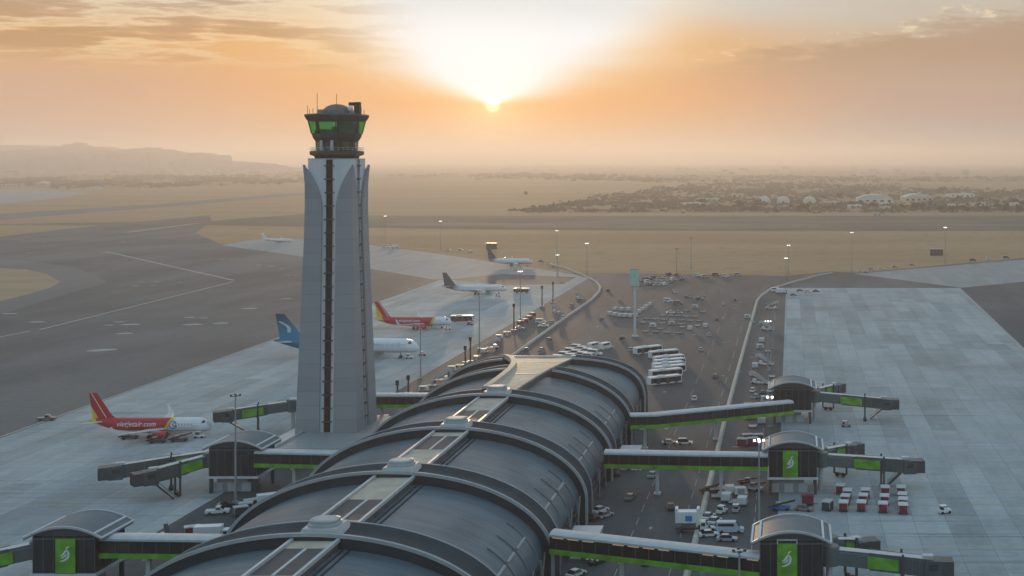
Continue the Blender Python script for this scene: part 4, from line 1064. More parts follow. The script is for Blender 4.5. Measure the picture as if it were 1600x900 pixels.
# ------------------------------------------------------------------ vehicles and ramp gear (local +x = front)
def wheels(r, xs, hy, rad=.33, w=.24):
    for x in xs:
        for s_ in (-1,1):
            wl = MB().tube((x,s_*hy-w/2,rad),(x,s_*hy+w/2,rad),rad,n=12).build('wheel', M['black'], r, True)
CM = {}
def paint(c, name):
    if name not in CM: CM[name] = mat(name+'_car_paint', c, .28, var=.04)
    return CM[name]
PW = paint((.74,.75,.76), 'white'); PS = paint((.42,.43,.45), 'silver'); PK = paint((.03,.032,.036), 'black'); PB = paint((.05,.09,.17), 'navy'); PR = paint((.33,.03,.035), 'red'); PG_ = paint((.16,.165,.17), 'grey')
def car(label, pm, loc, rz, group=None, suv=False, small=False):
    r = thing('car', label, 'car', loc, rz, group)
    L, W, H = (4.7,1.85,1.75) if suv else (4.5,1.78,1.45)
    zb = .82
    lo = [(-L/2,.28),(-L/2,.72),(-L/2+.15,zb),(L*.24,zb),(L/2-.12,.7),(L/2,.55),(L/2,.28)]
    mb = MB(); mb.rings([[(x,-W/2,z) for x,z in lo],[(x,W/2,z) for x,z in lo]])
    xa, xb, xc, xd = (-L/2+.2, -L/2+.45, L*.10, L*.24) if suv else (-L/2+.55,-L/2+1.15,L*.08,L*.24)
    mb.add([(xb,-W*.38,H),(xc,-W*.38,H),(xc,W*.38,H),(xb,W*.38,H),(xb+.02,-W*.37,H-.06),(xc-.02,-W*.37,H-.06),(xc-.02,W*.37,H-.06),(xb+.02,W*.37,H-.06)], [(0,1,2,3),(7,6,5,4),(0,4,5,1),(1,5,6,2),(2,6,7,3),(3,7,4,0)])
    mb.build('body', pm, r)
    MB().rings([[(xa,-W*.46,zb),(xd,-W*.46,zb),(xd,W*.46,zb),(xa,W*.46,zb)],[(xb,-W*.375,H-.03),(xc,-W*.375,H-.03),(xc,W*.375,H-.03),(xb,W*.375,H-.03)]]).build('windows', M['glass'], r)
    wheels(r, (-L*.29, L*.30), W/2-.1)
    return r
def van(label, pm, loc, rz, group=None, L=5.2, H=2.3, W=1.95, pickup=False):
    r = thing('pickup' if pickup else 'van', label, 'pickup' if pickup else 'van', loc, rz, group)
    if pickup: pr = [(-L/2,.4),(-L/2,1.05),(-.4,1.05),(-.3,H*.98),(L*.12,H),(L*.27,1.1),(L/2-.1,1.0),(L/2,.8),(L/2,.4)]
    else: pr = [(-L/2,.35),(-L/2,H-.1),(-L/2+.1,H),(L*.2,H),(L*.36,1.25),(L/2-.05,1.0),(L/2,.8),(L/2,.35)]
    MB().rings([[(x,-W/2,z) for x,z in pr],[(x,-W/2*.97,z) for x,z in pr],[(x,W/2*.97,z) for x,z in pr],[(x,W/2,z) for x,z in pr]]).build('body', pm, r)
    x0 = -.25 if pickup else -L/2+.3
    for s_ in (-1,1):
        MB().box(((x0+L*.14)/2, s_*(W/2+.005), H*.76),(L*.14-x0,.03,H*.24)).build('side_window', M['glass'], r)
    a, b = (L*.135,H-.06), (L*.26,1.18)
    if not pickup: a, b = (L*.21,H-.06), (L*.35,1.32)
    MB().add([(a[0]+.03,-W*.44,a[1]),(a[0]+.03,W*.44,a[1]),(b[0]+.03,W*.46,b[1]),(b[0]+.03,-W*.46,b[1])],[(0,1,2,3)]).build('windscreen', M['glass'], r)
    wheels(r, (-L*.3, L*.32), W/2-.1, .37)
    return r
def bus(label, loc, rz, group=None, L=13.0, stripe=None):
    r = thing('bus', label, 'bus', loc, rz, group); W, H = 3.0, 3.1
    pr = [(-L/2,.35),(-L/2-.05,1.2),(-L/2,2.9),(-L/2+.25,H),(L/2-.35,H),(L/2-.02,2.85),(L/2+.1,1.2),(L/2,.35)]
    MB().rings([[(x,-W/2,z) for x,z in pr],[(x,W/2,z) for x,z in pr]]).build('body', M['white'], r)
    for s_ in (-1,1):
        MB().box((0,s_*(W/2+.02),1.75),(L-.7,.06,1.75)).build('window_band', M['glass'], r)
        for x in (-L*.25, L*.05, L*.32): MB().box((x,s_*(W/2+.05),1.55),(1.4,.05,2.1)).build('door', M['dark'], r)
    MB().box((L/2+.06,0,2.0),(.08,W-.3,1.3)).build('windscreen', M['glass'], r)
    mb = MB().box((-1.5,0,H+.14),(2.6,1.9,.26)); mb.build('roof_unit', M['white_dull'], r)
    if stripe: 
        for s_ in (-1,1): MB().box((0,s_*(W/2+.03),.6),(L-.2,.06,.5)).build('side_stripe', M[stripe], r)
    wheels(r, (-L*.3, L*.32), W/2-.14, .45)
    return r
def box_truck(label, loc, rz, group=None, raised=0.0, posts=False, L=7.2):
    r = thing('box_truck', label, 'truck', loc, rz, group); W = 2.4
    MB().box((0,0,.75),(L,1.1,.3)).build('chassis', M['black'], r)
    pr = [(L/2-1.7,.5),(L/2-1.7,2.5),(L/2-.6,2.5),(L/2-.1,1.5),(L/2,1.3),(L/2,.5)]
    cb = MB().rings([[(x,-W/2+.1,z) for x,z in pr],[(x,W/2-.1,z) for x,z in pr]]).build('cab', M['white'], r)
    MB().add([(L/2-.56,-W*.4,2.45),(L/2-.56,W*.4,2.45),(L/2-.1,W*.42,1.58),(L/2-.1,-W*.42,1.58)],[(0,1,2,3)]).build('windscreen', M['glass'], cb)
    for s_ in (-1,1): MB().box((L/2-1.05,s_*(W/2-.09),1.9),(.9,.04,.7)).build('side_window', M['glass'], cb)
    z0 = .95+raised
    MB().box((-.95,0,z0+1.2),(L-2.0,W,2.4)).build('cargo_box', M['white'], r)
    if raised:
        mb = MB()
        for s_ in (-.9,.9):
            mb.bar((-2.6,s_,.9),(1.0,s_,z0),.14); mb.bar((1.0,s_,.9),(-2.6,s_,z0),.14)
        mb.build('scissor_lift', M['dark'], r)
    if posts:
        for x in (-L/2+.25, L/2-2.2): MB().box((x,0,z0+2.75),(.55,W,.75)).build('end_wall', M['white'], r)
        MB().box((-.6,-W/2-.03,z0+1.0),(1.5,.05,1.2)).build('logo', M['logoblue'], r)
    wheels(r, (-L*.3, L*.33), W/2-.15, .45)
    return r
def stair_truck(label, loc, rz, group=None, h=3.4, tint='lightgrey'):
    r = thing('boarding_stairs', label, 'boarding stairs', loc, rz, group)
    MB().box((-.3,0,.65),(6.6,1.9,.4)).build('chassis', M['white_dull'], r)
    mb = MB(); pr = [(-3.6,.5),(-3.6,1.0),(2.2,h+.9),(3.8,h+.9),(3.8,h-.2),(2.4,h-.2)]
    for s_ in (-.85,.85): mb.rings([[(x,s_-.05,z) for x,z in pr],[(x,s_+.05,z) for x,z in pr]])
    mb.build('side_panel', M[tint], r)
    mb = MB()
    for i in range(15): t = i/14; mb.box((lerp(-3.4,2.3,t),0,lerp(.7,h-.1,t)),(.42,1.6,.08))
    mb.box((3.1,0,h-.15),(1.5,1.7,.1)); mb.build('step', M['grey'], r)
    mb = MB()
    for s_ in (-.7,.7): mb.bar((2.6,s_,.8),(2.9,s_,h-.2),.16); mb.bar((-1.4,s_,.8),(2.6,s_,h-.6),.12)
    mb.build('support', M['dark'], r)
    cb = MB().box((1.6,.2,1.3),(1.3,1.5,1.1)); cb.build('cab', M['white'], r)
    wheels(r, (-2.6, 2.2), .95, .38)
    return r
def baggage_cart(label, loc, rz, group=None, curtain='maroon', roof='white_dull'):
    r = thing('baggage_cart', label, 'baggage cart', loc, rz, group); L, W, H = 3.0,2.1,2.2
    MB().box((0,0,.5),(L,W,.18)).build('deck', M['dark'], r)
    mb = MB().box((0,0,H),(L+.15,W+.2,.12)); mb.box((0,0,H+.1),(L*.8,W*.8,.1)); mb.build('roof', M[roof], r)
    MB().box((0,0,1.3),(L-.12,W-.12,1.4)).build('curtain', M[curtain], r)
    mb = MB()
    for x in (-L/2+.06,L/2-.06):
        for y in (-W/2+.06,W/2-.06): mb.bar((x,y,.5),(x,y,H),.1)
    mb.build('corner_post', M['lightgrey'], r)
    mb = MB().bar((L/2,0,.42),(L/2+.9,0,.35),.1); mb.build('tow_bar', M['dark'], r)
    wheels(r, (-L*.3, L*.3), W/2-.12, .24, .16)
    return r
def tug(label, loc, rz, group=None, col=None):
    r = thing('baggage_tug', label, 'tractor', loc, rz, group)
    pr = [(-1.5,.35),(-1.5,.95),(.2,.95),(.4,1.05),(1.4,.95),(1.5,.35)]
    MB().rings([[(x,-.75,z) for x,z in pr],[(x,.75,z) for x,z in pr]]).build('body', col or M['white'], r)
    MB().box((-.4,0,1.9),(1.5,1.4,.1)).build('canopy', M['white'], r)
    mb = MB()
    for x in (-1.05,.25):
        for y in (-.62,.62): mb.bar((x,y,.9),(x,y,1.9),.07)
    mb.build('canopy_post', M['dark'], r)
    MB().box((-.7,0,1.15),(.5,1.0,.5)).build('seat', M['black'], r)
    wheels(r, (-.95,.95), .72, .34); return r
def belt_loader(label, loc, rz, group=None, col='dark'):
    r = thing('belt_loader', label, 'belt loader', loc, rz, group)
    MB().box((0,0,.65),(4.6,1.9,.5)).build('chassis', M[col], r)
    MB().bar((-3.0,-.35,.9),(3.4,-.35,2.4),.9,.28).build('conveyor', M['black'], r)
    mb = MB().box((-.6,.55,1.3),(1.2,.7,.9)); mb.build('cab', M['lightgrey'], r)
    mb = MB()
    for s_ in (-.8,.1): mb.bar((1.0,s_,.8),(2.0,s_,2.0),.1)
    mb.build('lift_arm', M['grey'], r)
    wheels(r, (-1.5,1.5), .9, .38); return r
def dolly(label, loc, rz, group=None, load=True, m='white_dull'):
    r = thing('cargo_dolly', label, 'cargo dolly', loc, rz, group)
    MB().box((0,0,.48),(3.3,2.4,.16)).build('deck', M['grey'], r)
    if load:
        pr = [(-1.5,.6),(-1.5,2.05),(1.1,2.05),(1.55,1.3),(1.55,.6)]
        MB().rings([[(x,-1.1,z) for x,z in pr],[(x,1.1,z) for x,z in pr]]).build('container', M[m], r)
        MB().box((0,-1.12,1.3),(1.7,.05,1.2)).build('container_door', M['grey'], r)
    else:
        mb = MB()
        for y in (-1.15,1.15): mb.box((0,y,.75),(3.3,.08,.12))
        for x in (-1.6,0,1.6):
            for y in (-1.15,1.15): mb.box((x,y,.65),(.1,.08,.3))
        mb.build('side_rail', M['grey'], r)
    MB().bar((1.65,0,.42),(2.7,0,.35),.1).build('tow_bar', M['dark'], r)
    wheels(r, (-1.1,1.1), 1.0, .26, .18); return r
ORD = ['first','second','third','fourth','fifth','sixth','seventh','eighth','ninth','tenth','eleventh','twelfth','thirteenth','fourteenth','fifteenth','sixteenth']
# apron buses east of the pier head
bg_ = 'white apron buses parked beyond the pier head'
BR = radians(34)
bspots = [(1012,550,.10,'white bus standing apart, farthest left of the stacked bus park'), (1037,556.5,0,'white bus second farthest in the stacked bus park, beside the lone one'),
 (1045,565,-.03,'third bus from the far end of the tightly stacked white buses'), (1046,570.5,-.02,'fourth bus from the far end of the tightly stacked white buses'), (1044,576,-.02,'bus in the very middle of the tightly stacked white buses'),
 (1046,581,0,'third bus from the near end of the tightly stacked white buses'), (1040,587,-.04,'second bus from the near end of the stacked white buses'), (1038,598,.0,'nearest bus of the stacked white buses, beside the pier')]
proto = None
for x, y, da, lb in bspots:
    p = G(x, y+2)
    if proto is None: proto = bus(lb, p, BR+da, bg_)
    else: dup(proto, p, BR+da, lb, bg_)
bus('white bus with red skirt drawn up at the nose of the red and yellow airliner', G(722,502), HD+radians(2), None, 11.5, 'maroon')
# two square-backed buses and the fan of white vans behind the pier head
for x, lb in ((929,'left one of two white minibuses parked end on behind the vans'), (947,'right one of two white minibuses parked end on behind the vans')):
    o = van(lb, M['white'], G(x, 545), YAW+radians(62), 'white minibuses parked end on', L=8.0, H=2.9, W=2.4)
vg = 'white vans parked in a fan behind the pier roof'
k = 0; vp_ = None
rowv = [[(903,544),(912,547),(921,550),(930,552)], [(893,550),(903,553),(913,556),(922,558)], [(884,556),(894,559),(904,562)], [(874,561),(884,564)]]
rn_ = ['farthest row','second row','third row','nearest row']
cn_ = ['leftmost','second','third','rightmost']
for ri, row in enumerate(rowv):
    for ci, (x, y) in enumerate(row):
        nm_ = cn_[ci] if ci < len(row)-1 else 'rightmost'
        lb = f'{nm_} white van in the {rn_[ri]} of the fan of vans beyond the pier roof'
        p = G(x, y+3)
        if vp_ is None: vp_ = van(lb, PW, p, YAW-radians(22), vg, L=6.2, H=2.5, W=2.1)
        else: dup(vp_, p, YAW-radians(22)+random.uniform(-.04,.04), lb, vg)
# the crowded car park beyond the tall pylon
random.seed(21)
protos = {}
cg = 'cars and vans crowded in the lot beyond the tall sign pylon'
for ri, (y, xs) in enumerate(((445,[1000,1008,1016,1024,1032,1040]), (441,[1003,1011,1019,1027,1035,1043,1051]), (437,[1008,1017,1026,1034,1042,1050,1058,1066]), (433,[1022,1031,1040,1049,1058,1066]), (429.5,[1046,1057]))):
    for ci, x in enumerate(xs):
        ck = random.choice(('white','white','white','silver','black','navy','grey'))
        kd = random.choice(('car','suv','van')); key = (ck, kd)
        lb = f'{ORD[ci]} from left, {ck} {"van" if kd=="van" else "car"} in the {["nearest","second","middle","fourth","farthest"][ri]} row of the crowded lot'
        p = G(x+random.uniform(-1,1), y+1); rz = YAW+radians(64)+random.uniform(-.15,.15)
        pm = CM[ck]
        if key not in protos:
            protos[key] = van(lb, pm, p, rz, cg) if kd == 'van' else car(lb, pm, p, rz, cg, kd == 'suv')
        else: dup(protos[key], p, rz, lb, cg)
# container dollies and rack trailers in the staging yard
dg_ = 'container dollies parked in the staging yard'
for i, (x, y) in enumerate(((953,492.5),(961,494),(969,495.5),(977,496),(985,496.5),(993,496),(962,485.5),(972,486),(982,486),(999,489.5),(1005,486),(1010,482),(1016,478))):
    lb = f'{ORD[i if i < 6 else i-6]} pale container dolly from the left in the {"front" if i < 6 else "rear"} line left of the pylon post'
    if i == 0: dp = dolly(lb, G(x,y), YAW+radians(70), dg_)
    else: dup(dp, G(x,y), YAW+radians(80)+random.uniform(-.25,.25), lb, dg_)
dg2 = 'empty flat dollies in long lines right of the pylon'
lines = [(505,1004,1064,5,'nearest'),(499,1010,1092,7,'second'),(493.5,1035,1085,5,'third'),(519,1008,1060,4,'lowest')]
first = None
for y, x0, x1, n, nm_ in lines:
    for i in range(n):
        x = lerp(x0, x1, i/(n-1)); lb = f'{ORD[i]} empty flat dolly from the left in the {nm_} line right of the pylon'
        p = G(x, y + (x-x0)*.045)
        if first is None: first = dolly(lb, p, YAW-radians(8), dg2, load=False)
        else: dup(first, p, YAW-radians(8)+random.uniform(-.06,.06), lb, dg2)
for x, y, c, lb in ((1044,472,PW,'single white van alone between the crowded lot and the dollies'),(1060,476,PG_,'grey car parked just right of the single white van'),(1048,490,PW,'white car among the dollies, left of a pair'),(1060,490,PS,'silver car among the dollies, right of a pair')):
    (van if 'van' in lb else car)(lb, c, G(x,y), YAW+random.uniform(-.2,.2))
for x, y, lb in ((1076,466,'left dark loader standing in the yard near the far edge'),(1094,469,'right dark loader standing in the yard near the far edge')): belt_loader(lb, G(x,y), YAW+.1)
tug('yellow tractor parked in front of the crowded lot', G(1053,458), YAW, None, M['yellow'])
# boarding stairs on both sides
sg_ = 'boarding stairs lined up beside the aprons'
for x, y, a, lb in ((1206,483,0,'pale boarding stairs seen side on, farthest down the east strip'),(1198,516,-25,'pale boarding stairs second farthest on the east strip'),(1195,571,-25,'pale boarding stairs with dark underside in the middle of the east strip'),(1186,600,-22,'large boarding stairs nearest the small east pavilion'),):
    stair_truck(lb, G(x,y), YAW+radians(a+180 if a else 0), sg_, 3.6)
for x, y, a, lb in ((690,596,30,'boarding stairs nearest the pier on the west strip'),(768,545,30,'boarding stairs beside the west docking posts'),(871,489,150,'boarding stairs by the bend of the west barrier'),(907,468,150,'boarding stairs nearest the round head of the west barrier')):
    stair_truck(lb, G(x,y), YAW+radians(a), sg_, 3.6)
van('white van parked beside the west barrier, left of a pair', PW, G(845,505), YAW, None); van('white pickup parked beside the west barrier, right of a pair', PW, G(849,511), YAW+.1, None, pickup=True, H=1.8)
car('small white car waiting under the nearest apron mast by the west barrier', PW, G(812,514), YAW)
# east stands: red baggage carts, tractor and service trucks
bc = 'covered baggage carts parked under the middle east jet bridge'
cols = [((1318,798),(1321,788),(1324,779),(1313,771)), ((1346,798),(1349,787),(1352,778)), ((1380,800),(1382,788),(1383,774)), ((1411,802),(1411,793),(1410,785),(1408,774))]
cl = ['first','second','third','rightmost']; rw = ['front','second','third','rear']
cp = None
for ci, c in enumerate(cols):
    for ri, (x, y) in enumerate(c):
        nm_ = rw[ri] if ri < len(c)-1 else 'rear'
        lb = f'{nm_} red baggage cart with white roof in the {cl[ci]} column under the jet bridge'
        if cp is None: cp = baggage_cart(lb, G(x,y), YAW+radians(85), bc)
        else: dup(cp, G(x,y), YAW+radians(85)+random.uniform(-.08,.08), lb, bc)
baggage_cart('dull grey roofed baggage cart left of the red carts', G(1293,797), YAW+radians(70), None, 'dark', 'lightgrey')
baggage_cart('low maroon baggage cart left of the canopy column', G(1262,789), YAW, None, 'maroon', 'maroon')
car('dull brownish car parked left of the red carts', paint((.28,.25,.2),'tan'), G(1256,798), YAW-.3)
belt_loader('dark blue loader parked under the white canopy', G(1220,797), YAW, None, 'blue')
tug('small white tractor alone on the open east apron', G(1476,802), YAW+.4)
tug('small dark tractor beneath the farthest east jet bridge', G(1322,667), YAW, None, M['grey'])
box_truck('white high lift catering truck with a square logo by the barrier', G(1081,831), YAW, None, raised=1.3, posts=True)
van('pale blue and white van beside the nearest east pavilion', paint((.52,.60,.70),'pale_blue'), G(1141,832), YAW, None, L=6.0, H=2.5)
car('white car behind the pale van, upper one', PW, G(1107,810), YAW+1.2); car('white car behind the pale van, close to its nose', PW, G(1117,817), YAW+1.2)
car('white car left of the pale van, half behind the bridge roof', PW, G(1103,829), YAW+.3); car('white car lowest by the bridge roof, left of the pale van', PW, G(1108,838), YAW+.2)
car('long pale car just behind the bright bridge roof', PS, G(1136,845), YAW)
car('white car on the road between two east link bridges', PW, G(1070,694), YAW+.1, None, True)
car('silver car following behind the white car between the bridges', PS, G(1046,694), YAW+.1)
for x, y, c, lb in ((938,800,PW,'white car parked against the pier wall, upper of a cluster'),(945,808,PS,'silver car parked against the pier wall, lower right of a cluster'),(930,812,PK,'black car parked against the pier wall in a cluster'),(934,880,PK,'black car under the near east link bridge'),(900,900,PW,'white car at the bottom edge beside the pier')):
    car(lb, c, G(x,y), YAW+1.0)
# west side ramp
van('dark pickup with white roof alone on the taxiway edge at far left', PG_, G(73,657), YAW+radians(12), None, pickup=True, H=1.9); 
van('white pickup on the west service road', PW, G(340,803), YAW+radians(14), None, pickup=True, H=1.85)
car('dark car near the light mast on the west road', PK, G(352,793), YAW+radians(30))
box_truck('white box truck half hidden behind the pier arch', G(333,845), YAW+radians(8), None, L=7.6)
box_truck('white truck by the pier edge under the west link bridge', G(424,793), YAW+radians(30), None, L=6.4)
car('silver car behind the pier arch below the west link bridge', PS, G(450,779), YAW+.4); car('white car squeezed by the pier arch, just above the truck', PW, G(432,783), YAW+.4)
belt_loader('orange belt loader raised beside a dolly on the west road', G(258,843), YAW+radians(120), None, 'orange')
dolly('low dolly with crates behind the lower left link bridge', G(236,850), YAW, None, True, 'beige'); dolly('second low dolly with crates, right of the orange loader', G(276,851), YAW, None, True, 'beige')
for x, y, lb in ((203,686,'belt loader under the tail of the docked red airliner'),(246,692,'belt loader below the wing engine of the docked red airliner'),(280,690,'belt loader ahead of the red engine of the docked airliner')): belt_loader(lb, G(x,y), YAW+radians(22))
tug('small tractor under the nose of the docked red airliner', G(312,684), YAW)
car('white car parked between the pier and the tower', PW, G(610,668), YAW+.5); van('pale van parked between the pier and the tower', PS, G(602,660), YAW+.5)
for x, y, lb in ((788,468,'left ramp bus at the nose of the white and grey airliner'),): bus(lb, G(815,458), HD, None, 10)
tug('tractor under the nose of the white and grey airliner', G(778,463), HD)
for x, y, c, lb in ((806,423,PW,'white car on the far stand behind the white airliner'),(858,413,PW,'white van by the farthest west mast'),(866,417,PS,'silver car by the farthest west mast')): car(lb, c, G(x,y), HD)

van('white van on the far west apron just right of the tower', PW, G(604,387), 0, None, L=7, H=2.6, W=2.3); box_truck('white truck beside a white van on the far west apron', G(618,388), 0)
# more ramp clutter: strips of parked equipment and passing cars
random.seed(33)
def strip(kindf, spots, fmt, group, rz=lambda: random.uniform(-.2,.2), col=None):
    first = {}
    for i, (x, y) in enumerate(spots):
        lb = fmt.format(ORD[i]); p = G(x, y)
        key = col[i % len(col)] if col else None
        lb = lb.replace('COL', key or '')
        if key not in first: first[key] = kindf(lb, p, rz(), group, key)
        else: dup(first[key], p, rz(), lb, group)
CC = {'white': PW, 'silver': PS, 'black': PK, 'grey': PG_, 'red': PR, 'navy': PB}
mkcar = lambda lb, p, r, g, k: car(lb, CC[k], p, r, g)
mkvan = lambda lb, p, r, g, k: van(lb, CC[k], p, r, g)
mkcart = lambda lb, p, r, g, k: baggage_cart(lb, p, r, g, 'dark' if k == 'grey' else 'maroon', 'lightgrey')
mkdol = lambda lb, p, r, g, k: dolly(lb, p, r, g, k == 'loaded', 'white_dull')
mktug = lambda lb, p, r, g, k: tug(lb, p, r, g, CC[k])
mkbelt = lambda lb, p, r, g, k: belt_loader(lb, p, r, g, k)
strip(mkdol, [(1178,640),(1186,648),(1172,655),(1190,662),(1176,668),(1165,646),(1168,633),(1196,628)], '{} COL dolly from the top in the clutter below the large east stairs', 'dollies cluttered below the large east stairs', lambda: random.choice((0, pi/2))+random.uniform(-.12,.12), ['empty','loaded'])
strip(mkcart, [(1184,690),(1176,696),(1168,690),(1160,697)], '{} COL cart from the right in the line under the farthest east link bridge', 'carts under the farthest east link bridge', lambda: random.uniform(-.3,.3), ['grey','red'])
strip(mkcar, [(1206,612),(1192,616),(1182,622),(1176,612)], '{} COL car from the right among the gear beside the small east pavilion', 'cars beside the small east pavilion', lambda: random.uniform(.8,1.6), ['white','black','silver'])
strip(mkdol, [(1131,765),(1140,771),(1150,766),(1158,774),(1122,778),(1135,783),(1146,786),(1160,789)], '{} COL dolly from the top in the clutter between barrier and middle east pavilion', 'dollies between the barrier and the middle east pavilion', lambda: random.choice((0, pi/2))+random.uniform(-.12,.12), ['empty','loaded'])
strip(mkbelt, [(1170,758),(1178,766),(1110,770)], '{} belt loader from the right in the clutter beside the middle east pavilion', 'belt loaders beside the middle east pavilion', lambda: random.uniform(-.5,.5), ['dark','lightgrey'])
strip(mktug, [(1150,800),(1128,802)], '{} COL tractor from the right behind the catering truck and pale van', 'tractors behind the catering truck', lambda: random.uniform(0,2), ['silver','white'])
strip(mkdol, [(1168,498),(1176,505),(1190,535),(1200,550),(1188,545),(1176,588),(1180,575),(1206,590)], '{} COL dolly from the top along the east strip between the boarding stairs', 'dollies along the east strip', lambda: random.choice((0, pi/2))+random.uniform(-.12,.12), ['loaded','empty'])
strip(mkcar, [(1250,455),(1262,457),(1275,456),(1240,462)], '{} COL car parked at the top left corner of the east apron', 'cars at the top corner of the east apron', lambda: random.uniform(-.2,.2), ['grey','white','black'])
van('white van beside the bend of the east barrier, left of a pair', PW, G(1213,456), .2, None, L=6.5, H=2.8, W=2.3); box_truck('white box truck beside the bend of the east barrier, right of a pair', G(1222,459), .3)
strip(mkcar, [(1345,424),(1362,422),(1352,427),(1377,421),(1398,418),(1425,415)], '{} COL car from the left along the edge of the far east apron', 'cars along the edge of the far east apron', lambda: random.uniform(-.2,.2), ['white','silver','grey'])
strip(mkvan, [(1520,408),(1546,406),(1572,404)], '{} COL van from the left on the sandy verge at far right', 'vans on the sandy verge at far right', lambda: random.uniform(-.2,.2), ['grey','white'])
strip(mkcar, [(905,470),(893,478),(880,497),(858,532),(846,548),(832,563),(822,548),(862,505)], '{} COL car from the top along the west service road beside its barrier', 'cars along the west service road', lambda: pi/2+random.uniform(-.1,.1), ['grey','silver','white'])
strip(mkcar, [(968,470),(950,455),(940,500),(985,548),(972,530)], '{} COL car scattered on the open tarmac left of the pylon', 'cars on the tarmac left of the pylon', lambda: random.choice((0, pi/2))+random.uniform(-.12,.12), ['silver','black','grey'])
strip(mkcar, [(1108,525),(1120,500),(1130,476),(1148,470),(1095,548),(1118,590),(1085,625)], '{} COL car scattered on the road between the bus park and the east barrier', 'cars between the bus park and the east barrier', lambda: pi/2+random.uniform(-.1,.1), ['silver','grey','white','black'])
strip(mkdol, [(1066,512),(1078,516),(1090,510),(1102,512),(1072,486),(1086,482),(1098,488),(1020,512),(1032,515),(1050,508)], '{} COL dolly from the left in the loose scatter right of the flat dolly lines', 'dollies scattered right of the flat dolly lines', lambda: random.choice((0, pi/2))+random.uniform(-.12,.12), ['empty','loaded'])
strip(mkvan, [(1090,432),(1102,434),(1118,431),(1134,433),(1152,431)], '{} COL van from the left along the sandy edge right of the crowded lot', 'vans along the sandy edge right of the crowded lot', lambda: random.uniform(-.3,.3), ['white','silver','grey'])
strip(mkcar, [(720,391),(735,394),(700,391),(790,405),(845,409)], '{} COL vehicle from the left along the sandy rim of the far west apron', 'cars along the rim of the far west apron', lambda: random.uniform(-.3,.3), ['grey','red','white'])
strip(mkdol, [(662,612),(674,604),(706,580),(718,572),(756,552),(745,558),(780,530),(792,520)], '{} COL dolly from the bottom along the kerb of the west stands', 'dollies along the kerb of the west stands', lambda: random.choice((0, pi/2))+random.uniform(-.12,.12), ['loaded','empty'])
strip(mkcart, [(820,505),(826,500),(832,495),(813,508)], '{} COL cart from the top beside the docking posts of the west stands', 'carts beside the docking posts of the west stands', lambda: random.uniform(.7,1.2), ['red','grey'])
strip(mktug, [(700,515),(735,508),(640,560),(660,556)], '{} COL tractor from the right beside the noses of the middle airliners', 'tractors beside the middle airliners', lambda: random.uniform(-.3,.3), ['white','grey'])
strip(mkcar, [(922,858),(980,868),(1010,880),(1048,795),(985,780),(1020,745),(965,742)], '{} COL car on the shaded road between the pier wall and the east barrier', 'cars on the road beside the pier wall', lambda: random.uniform(1.3,1.8), ['black','grey','silver'])
strip(mkcart, [(384,800),(392,795),(376,806),(300,838),(210,852)], '{} COL cart from the right on the west road under the link bridges', 'carts on the west road under the link bridges', lambda: random.uniform(.3,.9), ['grey','red'])
# ------------------------------------------------------------------ masts, posts and the tall pylon
def mast(label, x, yt, yb, lit=True, heads=4):
    p = G(x, yb); D = hypot(p[0]*1, p[1]); d = p[0]*FW[0]+p[1]*FW[1]
    h = max(8, CAMH - (yt-250)/FPX*d*1.0)
    r = thing('light_mast', label, 'light mast', p, random.uniform(0,1), 'tall apron light masts')
    MB().tube((0,0,0),(0,0,h),.30,.14,10).build('pole', M['grey'], r, True)
    MB().box((0,0,.3),(1.2,1.2,.6)).build('base', M['grey'], r)
    hd = MB().box((0,0,h),(2.4,.3,.22)); hd.box((0,0,h-.4),(.3,2.2,.22)); hd = hd.build('head_frame', M['grey'], r)
    for i in range(heads):
        a = 2*pi*i/heads; MB().box((1.0*cos(a),1.0*sin(a),h+.28),(.52,.52,.3)).build('floodlight', M['lamp'] if lit else M['dark'], hd)
    return r
mast('lit mast on the skyline side just right of the tower, farthest', 602, 338, 383); mast('lit mast second right of the tower beyond the far apron', 688, 346, 389)
mast('tall lit mast standing behind the farthest airliner', 870, 361, 405); mast('lit mast with lamp glowing over the farthest stand', 871, 399, 430); mast('lit mast beside the round head of the west barrier', 917, 381, 431)
mast('lit mast between the white airliners and the docking posts', 813, 425, 498); mast('unlit mast in front of the bus at the red and yellow airliner', 749, 455, 546, False); mast('unlit mast right of the white widebody nose', 657, 512, 592, False)
mast('unlit mast standing right in front of the west pavilion', 368, 619, 787, False); mast('unlit mast on the sand beyond the crowded car lot', 1057, 389, 429, False); mast('slim unlit mast just right of the car lot mast', 1080, 372, 421, False)
mast('lit mast at the top end of the east strip', 1232, 384, 428); mast('lit mast close beside the bend of the east barrier', 1228, 404, 435); mast('lit mast standing on the dark tarmac behind the east apron', 1331, 364, 425)
mast('brightest lit mast at the far right near the runway', 1477, 356, 412, True, 8); mast('unlit mast beside the second stairs on the east strip', 1207, 478, 545, False); mast('lit short mast by the large stairs of the east strip', 1200, 503, 580)
mast('lit mast left of the middle east pavilion', 1186, 690, 836); mast('short lit mast in front of the farthest link bridge', 1203, 622, 668); mast('unlit mast at the near east pavilion, low in the photo', 1155, 862, 985, False)
def dock(label, x, yt, yb):
    p = G(x, yb); d = p[0]*FW[0]+p[1]*FW[1]; h = max(5, CAMH-(yt-250)/FPX*d)
    r = thing('docking_post', label, 'docking post', p, YAW, 'docking guidance posts between the west stands')
    MB().box((0,0,h/2),(.55,.45,h)).build('post', M['dark'], r); MB().box((0,-.3,h-.9),(1.1,.3,1.6)).build('display', M['black'], r); MB().box((0,0,.35),(2.4,1.6,.7)).build('base', M['grey'], r)
dock('docking post farthest right, beside the white car', 803, 474, 517); dock('docking post left of the far boarding stairs', 735, 526, 566); dock('shorter docking post just left of its neighbour', 727, 540, 568)
